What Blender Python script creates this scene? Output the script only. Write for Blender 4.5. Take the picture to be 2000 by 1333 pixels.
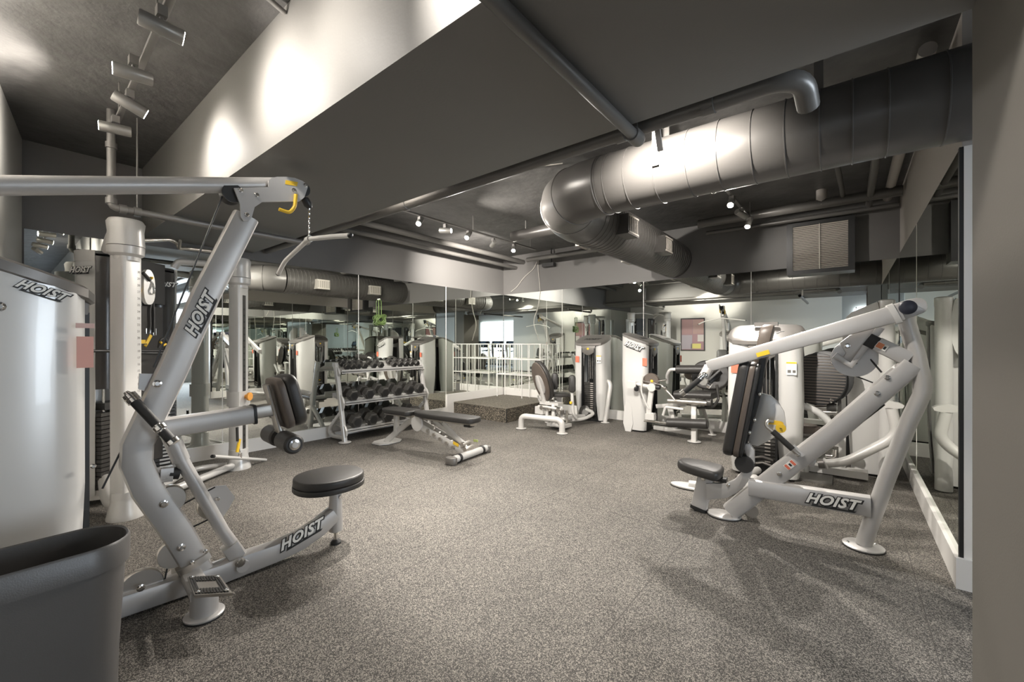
import bpy, math, random
from mathutils import Vector, Matrix
random.seed(7)
PI = math.pi
scn = bpy.context.scene
COL = scn.collection
for o in list(bpy.data.objects):
    bpy.data.objects.remove(o)

# ------------------------------------------------------------------ camera
CAM_H, YAW, FPX, CXP, CYP = 1.4, 0.676, 819.0, 1000.0, 669.5
cam_d = bpy.data.cameras.new('camera')
cam = bpy.data.objects.new('camera', cam_d); COL.objects.link(cam)
cam.location = (0, 0, CAM_H)
cam.rotation_euler = (PI / 2, 0, YAW)
cam_d.sensor_width = 36.0
cam_d.lens = FPX / 2000 * 36
cam_d.shift_y = (CYP - 666.5) / 2000
cam_d.clip_start = 0.02
scn.camera = cam

# ------------------------------------------------------------------ world, lights, exposure
w = bpy.data.worlds.new('World'); scn.world = w; w.use_nodes = True
bg = w.node_tree.nodes['Background']
bg.inputs[0].default_value = (0.72, 0.83, 1.0, 1)
bg.inputs[1].default_value = 2.2
scn.view_settings.view_transform = 'Standard'
scn.view_settings.look = 'None'
scn.view_settings.gamma = 1
scn.view_settings.use_curve_mapping = False
scn.view_settings.exposure = 0.22
scn.cycles.max_bounces = 10
scn.cycles.glossy_bounces = 7
scn.cycles.diffuse_bounces = 4
scn.cycles.sample_clamp_indirect = 6
WARM = (1.0, 0.94, 0.865)
COOL = (0.80, 0.90, 1.0)

def area_light(name, loc, rot, sx, sy, power, color):
    d = bpy.data.lights.new(name, 'AREA'); d.shape = 'RECTANGLE'
    d.size, d.size_y, d.energy, d.color = sx, sy, power, color
    o = bpy.data.objects.new(name, d); COL.objects.link(o)
    o.location = loc; o.rotation_euler = rot
    return o

# daylight coming in through the windows of the neighbouring hall (behind and right of the camera)
area_light('window_daylight', (6.25, 3.9, 1.55), (0, PI / 2, 0), 2.0, 4.6, 420, COOL)
area_light('window_daylight', (2.9, -4.55, 1.6), (PI / 2, 0, PI), 5.4, 2.0, 520, COOL)

def spot_lamp(loc, target, power, angle=70, blend=0.8, rad=0.03, color=WARM, parent=None):
    d = bpy.data.lights.new('lamp_beam', 'SPOT')
    d.energy, d.spot_size, d.spot_blend = power, math.radians(angle), blend
    d.shadow_soft_size, d.color = rad, color
    o = bpy.data.objects.new('lamp_beam', d); COL.objects.link(o)
    o.location = loc
    o.rotation_euler = (Vector(target) - Vector(loc)).to_track_quat('-Z', 'Y').to_euler()
    if parent:
        o.parent = parent; o.location = Vector(loc) - parent.location
    return o

# ------------------------------------------------------------------ photograph -> place
FW = Vector((-math.sin(YAW), math.cos(YAW), 0)); RT = Vector((math.cos(YAW), math.sin(YAW), 0)); UP = Vector((0, 0, 1))
EYE = Vector((0, 0, CAM_H))
def ray(x, y): return FW + RT * ((x - CXP) / FPX) + UP * ((CYP - y) / FPX)
def at_z(x, y, z=0.0):
    d = ray(x, y); return EYE + d * ((z - CAM_H) / d.z)
def at_x(x, y, X):
    d = ray(x, y); return EYE + d * (X / d.x)
def at_y(x, y, Y):
    d = ray(x, y); return EYE + d * (Y / d.y)

class Frame:
    """a vertical working plane: origin, horizontal axis u, up, normal n (towards the viewer side)"""
    def __init__(s, p0, deg):
        a = math.radians(deg)
        s.o = Vector((p0[0], p0[1], 0)); s.u = Vector((math.cos(a), math.sin(a), 0)); s.n = Vector((math.sin(a), -math.cos(a), 0))
    def P(s, x, y, off=0.0):
        d = ray(x, y); o = s.o + s.n * off
        t = (o - EYE).dot(s.n) / d.dot(s.n)
        return EYE + d * t
    def L(s, a, z, off=0.0): return s.o + s.u * a + UP * z + s.n * off

# ------------------------------------------------------------------ materials
def mat(name, color, rough=0.5, metal=0.0, bump=0.0, bscale=60, var=0.0, vscale=3.0, emit=0.0, coat=0.0):
    m = bpy.data.materials.new(name); m.use_nodes = True
    nt = m.node_tree; p = nt.nodes['Principled BSDF']
    c = (color[0], color[1], color[2], 1)
    p.inputs['Base Color'].default_value = c
    p.inputs['Roughness'].default_value = rough
    p.inputs['Metallic'].default_value = metal
    if coat: p.inputs['Coat Weight'].default_value = coat
    tc = nt.nodes.new('ShaderNodeTexCoord')
    if var:
        n = nt.nodes.new('ShaderNodeTexNoise'); n.inputs['Scale'].default_value = vscale; n.inputs['Detail'].default_value = 4
        nt.links.new(tc.outputs['Object'], n.inputs['Vector'])
        r = nt.nodes.new('ShaderNodeValToRGB')
        r.color_ramp.elements[0].position = 0.3; r.color_ramp.elements[1].position = 0.7
        r.color_ramp.elements[0].color = tuple(v * (1 - var) for v in color) + (1,)
        r.color_ramp.elements[1].color = tuple(min(1, v * (1 + var)) for v in color) + (1,)
        nt.links.new(n.outputs['Fac'], r.inputs['Fac']); nt.links.new(r.outputs['Color'], p.inputs['Base Color'])
    if bump:
        n2 = nt.nodes.new('ShaderNodeTexNoise'); n2.inputs['Scale'].default_value = bscale; n2.inputs['Detail'].default_value = 5
        nt.links.new(tc.outputs['Object'], n2.inputs['Vector'])
        b = nt.nodes.new('ShaderNodeBump'); b.inputs['Strength'].default_value = bump; b.inputs['Distance'].default_value = 0.02
        nt.links.new(n2.outputs['Fac'], b.inputs['Height']); nt.links.new(b.outputs['Normal'], p.inputs['Normal'])
    if emit:
        p.inputs['Emission Color'].default_value = (1, 0.93, 0.82, 1); p.inputs['Emission Strength'].default_value = emit
    return m

SILVER = mat('silver_paint', (0.50, 0.485, 0.47), 0.38, 0.35, bump=0.03, bscale=400)
WHITE = mat('pale_silver_shroud', (0.63, 0.62, 0.60), 0.30, 0.15, coat=0.2)
PALE = mat('pale_silver_tube', (0.62, 0.605, 0.58), 0.33, 0.2)
CAPG = mat('grey_cap', (0.19, 0.178, 0.165), 0.38, 0.4)
CHROME = mat('chrome', (0.80, 0.78, 0.75), 0.14, 1.0)
STEEL = mat('brushed_steel', (0.55, 0.52, 0.48), 0.35, 0.9)
VINYL = mat('black_vinyl', (0.030, 0.028, 0.026), 0.42, bump=0.08, bscale=500)
VINYL_B = mat('brown_side_vinyl', (0.10, 0.080, 0.066), 0.45)
BLACK = mat('black_plastic', (0.018, 0.018, 0.018), 0.45)
RUBBER = mat('black_rubber', (0.02, 0.019, 0.018), 0.6)
CAST = mat('dark_weight_steel', (0.062, 0.059, 0.055), 0.35, 0.3)
TINT = mat('dark_tinted_cover', (0.045, 0.042, 0.040), 0.22, 0.0)
YEL = mat('yellow', (0.75, 0.48, 0.03), 0.45)
RED = mat('red_label', (0.70, 0.17, 0.10), 0.5)
ORANGE = mat('orange_knob', (0.75, 0.33, 0.06), 0.45)
LABELW = mat('white_label', (0.80, 0.79, 0.75), 0.5)
INK = mat('black_ink', (0.015, 0.015, 0.015), 0.5)
DUCT = mat('dark_painted_duct', (0.085, 0.080, 0.075), 0.36, 0.25, bump=0.03, bscale=30)
PIPE = mat('black_pipe_paint', (0.11, 0.105, 0.098), 0.34, 0.2)
CEIL = mat('dark_ceiling_paint', (0.085, 0.082, 0.079), 0.5, bump=0.55, bscale=9, var=0.25, vscale=5)
SOFF = mat('charcoal_soffit_paint', (0.145, 0.139, 0.130), 0.6, bump=0.04, bscale=80)
BULK = mat('charcoal_wall_paint', (0.125, 0.120, 0.115), 0.55, bump=0.04, bscale=80)
WALLG = mat('pale_grey_wall_paint', (0.50, 0.49, 0.46), 0.6, bump=0.03, bscale=120)
COLM = mat('taupe_column_paint', (0.135, 0.127, 0.114), 0.9, bump=0.05, bscale=150)
COLM.node_tree.nodes['Principled BSDF'].inputs['Specular IOR Level'].default_value = 0.05
WHITEP = mat('white_trim_paint', (0.78, 0.76, 0.73), 0.4)
GREIGE = mat('greige_wall_paint', (0.42, 0.39, 0.36), 0.6)
RAIL = mat('grey_track', (0.22, 0.21, 0.20), 0.4, 0.4)
LAMPB = mat('grey_lamp_body', (0.36, 0.35, 0.33), 0.35, 0.6)
LENS = mat('lit_lens', (1, 0.95, 0.85), 0.3, emit=60)
LENS_F = mat('lit_lens_far', (1, 0.95, 0.85), 0.3, emit=45)
GREEN = mat('green_rope', (0.13, 0.20, 0.06), 0.5)
BINM = mat('dark_grey_bin_plastic', (0.070, 0.066, 0.063), 0.38, bump=0.05, bscale=300)
BLUEG = mat('blue_grey_belt', (0.10, 0.14, 0.20), 0.4)
WIRE = mat('pale_wire', (0.45, 0.42, 0.38), 0.5)
GRILLE = mat('pale_grille', (0.50, 0.46, 0.41), 0.5)

def mirror_mat():
    m = bpy.data.materials.new('mirror_glass'); m.use_nodes = True
    nt = m.node_tree; nt.nodes.clear()
    out = nt.nodes.new('ShaderNodeOutputMaterial'); g = nt.nodes.new('ShaderNodeBsdfGlossy')
    g.inputs['Color'].default_value = (0.86, 0.885, 0.85, 1); g.inputs['Roughness'].default_value = 0.0
    nt.links.new(g.outputs[0], out.inputs[0]); return m
MIRROR = mirror_mat()

def glass_mat():
    m = bpy.data.materials.new('window_glass'); m.use_nodes = True
    nt = m.node_tree; nt.nodes.clear()
    out = nt.nodes.new('ShaderNodeOutputMaterial'); g = nt.nodes.new('ShaderNodeBsdfGlossy'); t = nt.nodes.new('ShaderNodeBsdfTransparent')
    g.inputs['Roughness'].default_value = 0.02
    mx = nt.nodes.new('ShaderNodeMixShader'); mx.inputs[0].default_value = 0.08
    nt.links.new(t.outputs[0], mx.inputs[1]); nt.links.new(g.outputs[0], mx.inputs[2]); nt.links.new(mx.outputs[0], out.inputs[0])
    return m
GLASS = glass_mat()

def speckle(name, dark, mid, light, scale, rough=0.75):
    m = bpy.data.materials.new(name); m.use_nodes = True
    nt = m.node_tree; p = nt.nodes['Principled BSDF']
    tc = nt.nodes.new('ShaderNodeTexCoord')
    v = nt.nodes.new('ShaderNodeTexVoronoi'); v.inputs['Scale'].default_value = scale
    nt.links.new(tc.outputs['Object'], v.inputs['Vector'])
    sp = nt.nodes.new('ShaderNodeSeparateColor'); nt.links.new(v.outputs['Color'], sp.inputs[0])
    n = nt.nodes.new('ShaderNodeTexNoise'); n.inputs['Scale'].default_value = 1.6; n.inputs['Detail'].default_value = 6
    nt.links.new(tc.outputs['Object'], n.inputs['Vector'])
    ma = nt.nodes.new('ShaderNodeMath'); ma.operation = 'MULTIPLY_ADD'; ma.inputs[1].default_value = 0.35; ma.inputs[2].default_value = -0.175
    nt.links.new(n.outputs['Fac'], ma.inputs[0])
    ad = nt.nodes.new('ShaderNodeMath'); ad.operation = 'ADD'
    nt.links.new(sp.outputs[0], ad.inputs[0]); nt.links.new(ma.outputs[0], ad.inputs[1])
    r = nt.nodes.new('ShaderNodeValToRGB'); e = r.color_ramp.elements
    e[0].position = 0.0; e[0].color = dark + (1,); e[1].position = 1.0; e[1].color = light + (1,)
    q = e.new(0.42); q.color = dark + (1,); q = e.new(0.55); q.color = mid + (1,)
    nt.links.new(ad.outputs[0], r.inputs['Fac']); nt.links.new(r.outputs['Color'], p.inputs['Base Color'])
    p.inputs['Roughness'].default_value = rough; p.inputs['Specular IOR Level'].default_value = 0.35
    b = nt.nodes.new('ShaderNodeBump'); b.inputs['Strength'].default_value = 0.25; b.inputs['Distance'].default_value = 0.004
    nt.links.new(v.outputs['Distance'], b.inputs['Height']); nt.links.new(b.outputs['Normal'], p.inputs['Normal'])
    return m
FLOORM = speckle('speckled_rubber_floor', (0.042, 0.038, 0.034), (0.115, 0.106, 0.094), (0.315, 0.288, 0.25), 260)
PLATM = speckle('speckled_rubber_platform', (0.030, 0.026, 0.021), (0.060, 0.052, 0.042), (0.30, 0.26, 0.20), 105)

# ------------------------------------------------------------------ mesh helpers
def world_off(o):
    v = Vector((0, 0, 0))
    while o is not None:
        v = v + o.location; o = o.parent
    return v

class MB:
    def __init__(s): s.v = []; s.f = []
    def add(s, vs, fs):
        b = len(s.v); s.v += [Vector(p) for p in vs]; s.f += [tuple(i + b for i in f) for f in fs]; return s
    def box(s, c, size, rz=0.0, u=None, v=None, n=None):
        c = Vector(c)
        if u is None:
            u = Vector((math.cos(rz), math.sin(rz), 0)); v = Vector((-math.sin(rz), math.cos(rz), 0)); n = UP
        a, b, d = size[0] / 2, size[1] / 2, size[2] / 2
        vs = [c + u * (a * i) + v * (b * j) + n * (d * k) for k in (-1, 1) for j in (-1, 1) for i in (-1, 1)]
        return s.add(vs, [(0, 2, 3, 1), (4, 5, 7, 6), (0, 1, 5, 4), (2, 6, 7, 3), (0, 4, 6, 2), (1, 3, 7, 5)])
    def bx(s, x0, x1, y0, y1, z0, z1):
        return s.box(((x0 + x1) / 2, (y0 + y1) / 2, (z0 + z1) / 2), (x1 - x0, y1 - y0, z1 - z0))
    def rings(s, rings, caps=True, closed=True):
        n = len(rings[0]); vs = [p for r in rings for p in r]; fs = []
        for i in range(len(rings) - 1):
            for j in range(n if closed else n - 1):
                k = (j + 1) % n
                fs.append((i * n + j, i * n + k, (i + 1) * n + k, (i + 1) * n + j))
        if caps:
            fs.append(tuple(range(n - 1, -1, -1))); fs.append(tuple(range((len(rings) - 1) * n, len(rings) * n)))
        return s.add(vs, fs)
    def tube(s, pts, r, seg=12, fil=0.0, caps=True, k=4):
        pts = [Vector(p) for p in pts]
        rr = r if isinstance(r, (list, tuple)) else None
        if fil and len(pts) > 2: pts = fillet(pts, fil, k); rr = None
        N = len(pts); rings = []
        t0 = (pts[1] - pts[0]).normalized()
        a = UP if abs(t0.z) < 0.9 else Vector((1, 0, 0))
        x = t0.cross(a).normalized()
        for i in range(N):
            if i == 0: t = t0
            elif i == N - 1: t = (pts[i] - pts[i - 1]).normalized()
            else: t = ((pts[i] - pts[i - 1]).normalized() + (pts[i + 1] - pts[i]).normalized()).normalized()
            x = (x - t * x.dot(t)).normalized(); y = t.cross(x)
            q = rr[i] if rr else (r if not isinstance(r, (list, tuple)) else r[0])
            rings.append([pts[i] + x * (q * math.cos(2 * PI * j / seg)) + y * (q * math.sin(2 * PI * j / seg)) for j in range(seg)])
        return s.rings(rings, caps)
    def bar(s, pts, n, wn, h, fil=0.0, k=5, cr=0.012, caps=True):
        """rectangular tube swept along pts; wn = size along n, h = size in the plane (number or list)"""
        pts = [Vector(p) for p in pts]; n = Vector(n).normalized()
        hs = h if isinstance(h, (list, tuple)) else None
        if fil and len(pts) > 2: pts = fillet(pts, fil, k); hs = None
        rings = []
        for i in range(len(pts)):
            if i == 0: t = pts[1] - pts[0]
            elif i == len(pts) - 1: t = pts[i] - pts[i - 1]
            else: t = (pts[i] - pts[i - 1]).normalized() + (pts[i + 1] - pts[i]).normalized()
            t.normalize(); m = n.cross(t).normalized()
            hh = hs[i] if hs else (h if not isinstance(h, (list, tuple)) else h[0])
            rings.append([pts[i] + n * a + m * b for a, b in rrect(wn, hh, min(cr, wn * .45, hh * .45), 2)])
        return s.rings(rings, caps)
    def extrude(s, out, o, u, v, n, t0, t1, bev=0.0, steps=2):
        """outline (list of (a,b)) in axes u,v at origin o, from t0 to t1 along n"""
        if bev:
            prof = []
            for i in range(steps + 1):
                a = PI / 2 * i / steps; prof.append((bev * (1 - math.sin(a)), t0 + bev * (1 - math.cos(a))))
            for i in range(steps + 1):
                a = PI / 2 * (1 - i / steps); prof.append((bev * (1 - math.sin(a)), t1 - bev * (1 - math.cos(a))))
        else: prof = [(0, t0), (0, t1)]
        rings = [[o + u * a + v * b + n * t for a, b in (inset(out, d) if d > 1e-6 else out)] for d, t in prof]
        return s.rings(rings)
    def lathe(s, prof, o, axis=UP, seg=20, caps=True):
        o = Vector(o); axis = Vector(axis).normalized()
        a = UP if abs(axis.z) < 0.9 else Vector((1, 0, 0))
        x = axis.cross(a).normalized(); y = axis.cross(x)
        rings = [[o + axis * h + x * (r * math.cos(2 * PI * j / seg)) + y * (r * math.sin(2 * PI * j / seg)) for j in range(seg)] for r, h in prof]
        return s.rings(rings, caps)
    def cyl(s, a, b, r, seg=16): return s.tube([a, b], r, seg)
    def ball(s, c, r, seg=10):
        n = 5; return s.lathe([(max(1e-4, r * math.sin(PI * i / n)), -r * math.cos(PI * i / n)) for i in range(n + 1)], c, UP, seg)
    def build(s, name, m, parent=None, smooth=35, kind=None):
        off = world_off(parent)
        me = bpy.data.meshes.new(name)
        me.from_pydata([tuple(p - off) for p in s.v], [], s.f)
        me.materials.append(m)
        bm_fix(me)
        if smooth:
            me.shade_smooth() if hasattr(me, 'shade_smooth') else [setattr(p, 'use_smooth', True) for p in me.polygons]
            me.set_sharp_from_angle(angle=math.radians(smooth))
        o = bpy.data.objects.new(name, me); COL.objects.link(o)
        if parent: o.parent = parent
        if kind: o['kind'] = kind
        return o

def bm_fix(me):
    import bmesh
    b = bmesh.new(); b.from_mesh(me); bmesh.ops.recalc_face_normals(b, faces=b.faces[:]); b.to_mesh(me); b.free()

def fillet(pts, R, k=4):
    out = [pts[0]]
    for i in range(1, len(pts) - 1):
        a, b, c = pts[i - 1], pts[i], pts[i + 1]
        d1 = (a - b); d2 = (c - b)
        q = min(R, d1.length * .48, d2.length * .48)
        p = b + d1.normalized() * q; r = b + d2.normalized() * q
        for j in range(k + 1):
            t = j / k; out.append(p * (1 - t) ** 2 + b * (2 * t * (1 - t)) + r * t ** 2)
    out.append(pts[-1]); return out

def rrect(wd, h, r, n=3):
    o = []
    for cx, cy, a0 in ((wd / 2 - r, h / 2 - r, 0), (-wd / 2 + r, h / 2 - r, 90), (-wd / 2 + r, -h / 2 + r, 180), (wd / 2 - r, -h / 2 + r, 270)):
        for i in range(n + 1):
            a = math.radians(a0 + 90 * i / n); o.append((cx + r * math.cos(a), cy + r * math.sin(a)))
    return o
def ellipse(a, b, n=24, e=1.0):
    return [(a * abs(math.cos(2 * PI * i / n)) ** e * (1 if math.cos(2 * PI * i / n) >= 0 else -1), b * abs(math.sin(2 * PI * i / n)) ** e * (1 if math.sin(2 * PI * i / n) >= 0 else -1)) for i in range(n)]
def chaikin(p, it=2):
    for _ in range(it):
        q = []
        for i in range(len(p)):
            a, b = p[i], p[(i + 1) % len(p)]
            q += [(a[0] * .75 + b[0] * .25, a[1] * .75 + b[1] * .25), (a[0] * .25 + b[0] * .75, a[1] * .25 + b[1] * .75)]
        p = q
    return p
def inset(p, d):
    A = sum(p[i][0] * p[(i + 1) % len(p)][1] - p[(i + 1) % len(p)][0] * p[i][1] for i in range(len(p)))
    sg = 1 if A > 0 else -1; o = []
    for i in range(len(p)):
        a, b, c = p[i - 1], p[i], p[(i + 1) % len(p)]
        e1 = Vector((b[0] - a[0], b[1] - a[1])); e2 = Vector((c[0] - b[0], c[1] - b[1]))
        if e1.length < 1e-7: e1 = e2
        if e2.length < 1e-7: e2 = e1
        if e1.length < 1e-7: o.append(b); continue
        n1 = Vector((-e1.y, e1.x)).normalized() * sg; n2 = Vector((-e2.y, e2.x)).normalized() * sg
        m = n1 + n2
        if m.length < 1e-4: m = n1
        m.normalize(); q = d / max(0.5, m.dot(n1))
        o.append((b[0] + m.x * q, b[1] + m.y * q))
    return o

def thing(name, loc, label, cat, group=None):
    o = bpy.data.objects.new(name, None); COL.objects.link(o); o.location = loc; o.empty_display_size = 0.1
    return tag(o, label, cat, group)
def tag(o, label, cat, group=None):
    o['label'] = label; o['category'] = cat
    if group: o['group'] = group
    return o
def struct(mb, name, m, smooth=0):
    o = mb.build(name, m, None, smooth); o['kind'] = 'structure'; return o

_txt = {}
def text_mesh(txt, shear=0.0, offset=0.0, spacing=1.0):
    key = (txt, shear, offset, spacing)
    if key in _txt: return _txt[key]
    cu = bpy.data.curves.new('t', 'FONT'); cu.body = txt; cu.shear = shear; cu.offset = offset; cu.extrude = 0.02
    cu.align_x = 'CENTER'; cu.align_y = 'CENTER'; cu.space_character = spacing; cu.resolution_u = 3
    o = bpy.data.objects.new('t', cu); COL.objects.link(o)
    bpy.context.view_layer.update()
    me = bpy.data.meshes.new_from_object(o.evaluated_get(bpy.context.evaluated_depsgraph_get()))
    r = ([v.co.copy() for v in me.vertices], [tuple(p.vertices) for p in me.polygons])
    bpy.data.objects.remove(o); bpy.data.meshes.remove(me); bpy.data.curves.remove(cu)
    _txt[key] = r; return r
def letters(txt, o, ux, uy, n, size, m, name, parent, shear=0.0, offset=0.0, spacing=1.0, lift=0.0, sx=1.0, sy=1.0):
    vs, fs = text_mesh(txt, shear, offset, spacing); b = MB()
    b.add([o + ux * (v.x * size * sx) + uy * (v.y * size * sy) + n * (lift + (v.z + .02) * size * .4) for v in vs], fs)
    return b.build(name, m, parent, 0)
def logo(o, ux, uy, n, width, parent, dark=True):
    """HOIST wordmark: slanted white capitals with a black shadow outline and underline"""
    size = width / 3.1
    bk = letters('HOIST', o, ux, uy, n, size, INK, 'logo_shadow', parent, .42, .11, 1.08, 0.0005)
    letters('HOIST', o + ux * (-.02 * size) + uy * (.03 * size), ux, uy, n, size, LABELW, 'logo_letters', parent, .42, .035, 1.08, 0.0016 + size * .012)
    b = MB(); b.extrude([(-1.2, -.52), (1.35, -.52), (1.5, -.40), (-1.1, -.42)], o, ux * size, uy * size, n, 0.0005, 0.0022)
    b.build('logo_underline', INK, parent, 0)

# ================================================================== SETTING
XL, YB, XR, HC = -5.98, 7.154, 0.5, 3.29
def near_y(x): return 0.19 - 0.123 * (x + 5.98)          # the slightly skewed wall behind the camera

struct(MB().bx(-6.3, 6.6, -4.8, 7.5, -0.12, 0), 'floor', FLOORM)
struct(MB().bx(-6.3, 6.6, -4.8, 7.5, HC, HC + 0.12), 'ceiling', CEIL)
struct(MB().bx(XL - 0.15, XL - 0.006, -0.2, YB + 0.2, 0, HC), 'wall_left', BULK)
struct(MB().bx(XL - 0.15, XR + 0.35, YB + 0.006, YB + 0.2, 0, HC), 'wall_back', BULK)
struct(MB().bx(XR + 0.006, XR + 0.35, 3.47, YB + 0.1, 0, HC), 'wall_right', GREIGE)
SEAM = mat('dark_floor_joint', (.062, .057, .050), .8)
FLO = bpy.data.objects['floor']
for x in (.31, -.91, -2.13, -3.35, -4.57): MB().bx(x - .002, x + .002, -.1, YB - .03, -.001, .0006).build('floor_joint', SEAM, FLO, 0)
for i, x in enumerate((.31, -.91, -2.13, -3.35, -4.57)):
    for y in ((4.9,), (3.2,), (5.6,), (2.45,), (4.3,))[i]: MB().bx(x - 1.22, x, y - .002, y + .002, -.001, .0006).build('floor_joint', SEAM, FLO, 0)
# wall behind the camera, slightly skewed, ends beside the camera
b = MB(); xa, xb = XL, -0.14
b.extrude([(xa, near_y(xa)), (xb, near_y(xb)), (xb, near_y(xb) - 0.16), (xa, near_y(xa) - 0.16)], Vector((0, 0, 0)), Vector((1, 0, 0)), Vector((0, 1, 0)), UP, 0, HC)
struct(b, 'wall_near', WALLG)
# taupe column at the right edge of the picture
XCOL = 0.335
struct(MB().bx(XCOL, XCOL + 0.55, 1.25, 2.13, 0, HC), 'trim_1', COLM)
struct(MB().bx(XCOL - 0.014, XCOL + 0.56, 1.24, 2.142, 0, 0.10), 'baseboard_column', BLACK)
# deep soffit crossing the room
struct(MB().bx(XL, 6.5, 1.04, 2.118, 2.55, HC), 'trim_2', SOFF)
# neighbouring hall seen only in the mirrors
struct(MB().bx(6.4, 6.55, -4.8, 0.9, 0, HC), 'wall_far_right_a', WALLG)
struct(MB().bx(6.4, 6.55, 6.7, 7.4, 0, HC), 'wall_far_right_b', WALLG)
struct(MB().bx(6.4, 6.55, 0.9, 6.7, 0, 0.45), 'wall_far_right_c', WALLG)
struct(MB().bx(6.4, 6.55, 0.9, 6.7, 2.65, HC), 'wall_far_right_d', WALLG)
struct(MB().bx(-0.3, 0.2, -4.8, -4.62, 0, HC), 'wall_south_a', WALLG)
struct(MB().bx(5.7, 6.55, -4.8, -4.62, 0, HC), 'wall_south_b', WALLG)
struct(MB().bx(0.2, 5.7, -4.8, -4.62, 0, 0.5), 'wall_south_c', WALLG)
struct(MB().bx(0.2, 5.7, -4.8, -4.62, 2.65, HC), 'wall_south_d', WALLG)
struct(MB().bx(-0.46, -0.30, -4.8, -0.56, 0, HC), 'wall_passage', BULK)
struct(MB().bx(0.85, 6.55, YB + 0.006, YB + 0.2, 0, HC), 'wall_hall_back', WALLG)
struct(MB().bx(1.75, 2.2, 3.55, 4.0, 0, HC), 'trim_3', WHITEP)

def window(name, along, a0, a1, z0, z1, fixed, n):
    b = MB()
    def q(p0, p1, za, zb):
        if along == 'y': b.bx(fixed - .03, fixed + .03, p0, p1, za, zb)
        else: b.bx(p0, p1, fixed - .03, fixed + .03, za, zb)
    q(a0, a1, z0, z0 + .06); q(a0, a1, z1 - .06, z1)
    for i in range(n + 1):
        c = a0 + (a1 - a0) * i / n; q(max(a0, c - .03), min(a1, c + .03), z0, z1)
    fr = struct(b, name, WHITEP)
    for i in range(n):
        c0 = a0 + (a1 - a0) * i / n; c1 = a0 + (a1 - a0) * (i + 1) / n
        g = MB()
        if along == 'y': g.bx(fixed - .004, fixed + .004, c0 + .03, c1 - .03, z0 + .06, z1 - .06)
        else: g.bx(c0 + .03, c1 - .03, fixed - .004, fixed + .004, z0 + .06, z1 - .06)
        g.build('window_pane', GLASS, fr, 0)
window('window_1', 'y', 0.9, 6.7, 0.45, 2.65, 6.47, 4)
window('window_2', 'x', 0.2, 5.7, 0.5, 2.65, -4.71, 4)

# mirrors: separate panels with open joints, children of their walls
WL, WB, WR = bpy.data.objects['wall_left'], bpy.data.objects['wall_back'], bpy.data.objects['wall_right']
def panel(mb, parent): return mb.build('mirror_panel', MIRROR, parent, 0)
G = 0.0025
for y0, y1, z0 in ((0.20, 1.787, .165), (1.787, 3.616, .165), (3.616, 5.446, .165), (5.446, YB - .008, .41)):
    panel(MB().bx(XL - .004, XL, y0 + G, y1 - G, z0, 2.462), WL)
for x0, x1, z0 in ((XL + .002, -4.454, .41), (-4.454, -2.791, .165), (-2.791, -1.138, .165), (-1.138, XR - .002, .165)):
    panel(MB().bx(x0 + G, x1 - G, YB, YB + .004, z0, 2.462), WB)
for y0, y1 in ((3.50, 5.45), (5.45, YB - .008)):
    panel(MB().bx(XR, XR + .004, y0 + G, y1 - G, .165, 2.515), WR)
# bright polished edges of the panels (the pale vertical joints)
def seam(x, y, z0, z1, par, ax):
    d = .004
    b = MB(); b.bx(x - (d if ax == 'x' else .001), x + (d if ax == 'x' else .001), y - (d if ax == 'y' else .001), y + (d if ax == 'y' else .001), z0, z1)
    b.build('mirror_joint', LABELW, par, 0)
for y in (1.787, 3.616, 5.446): seam(XL + .001, y, .165, 2.462, WL, 'y')
for x in (-4.454, -2.791, -1.138): seam(x, YB - .001, .165, 2.462, WB, 'x')
seam(XR - .001, 5.45, .165, 2.515, WR, 'y')
# black mirror end trim and white jamb of the right wall
MB().bx(XR - .006, XR + .02, 3.466, 3.497, .165, 2.515).build('mirror_end_trim', BLACK, WR, 0)
MB().bx(XR + .012, XR + .345, 3.462, 3.472, .165, 2.515).build('jamb_lining', WHITEP, WR, 0)

# baseboards
struct(MB().bx(XL, XL + .022, .2, 5.45, 0, .165), 'baseboard_left', WHITEP)
struct(MB().bx(XL, XL + .024, 5.45, YB - .03, 0, .41), 'baseboard_left_raised', WHITEP)
struct(MB().bx(XL + .024, -4.62, YB - .022, YB, .25, .41), 'baseboard_back_raised', WHITEP)
struct(MB().bx(-4.62, XR - .03, YB - .022, YB, 0, .165), 'baseboard_back', WHITEP)
struct(MB().bx(XR - .022, XR, 3.47, YB - .03, 0, .165), 'baseboard_right', WHITEP)
struct(MB().bx(XR - .022, XR + .345, 3.44, 3.462, 0, .175), 'baseboard_right_end', WHITEP)

# rubber topped corner platform
t = thing('corner_platform', (-5.3, 6.4, 0), 'low platform wrapped in speckled rubber filling the mirrored corner', 'platform')
MB().bx(XL + .024, -4.64, 5.63, YB - .026, 0, .236).build('platform_box', PLATM, t, 0)
b = MB(); b.extrude(rrect(1.325, 1.51, .012, 2), Vector((-5.2965, 6.3765, 0)), Vector((1, 0, 0)), Vector((0, 1, 0)), UP, .236, .252, .004)
b.build('top_mat', speckle('speckled_rubber_top', (.065, .057, .046), (.14, .124, .10), (.30, .27, .215), 150), t, 30)
MB().bx(-4.646, -4.632, 5.622, 5.636, 0, .24).build('corner_trim', BLACK, t, 0)

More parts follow.
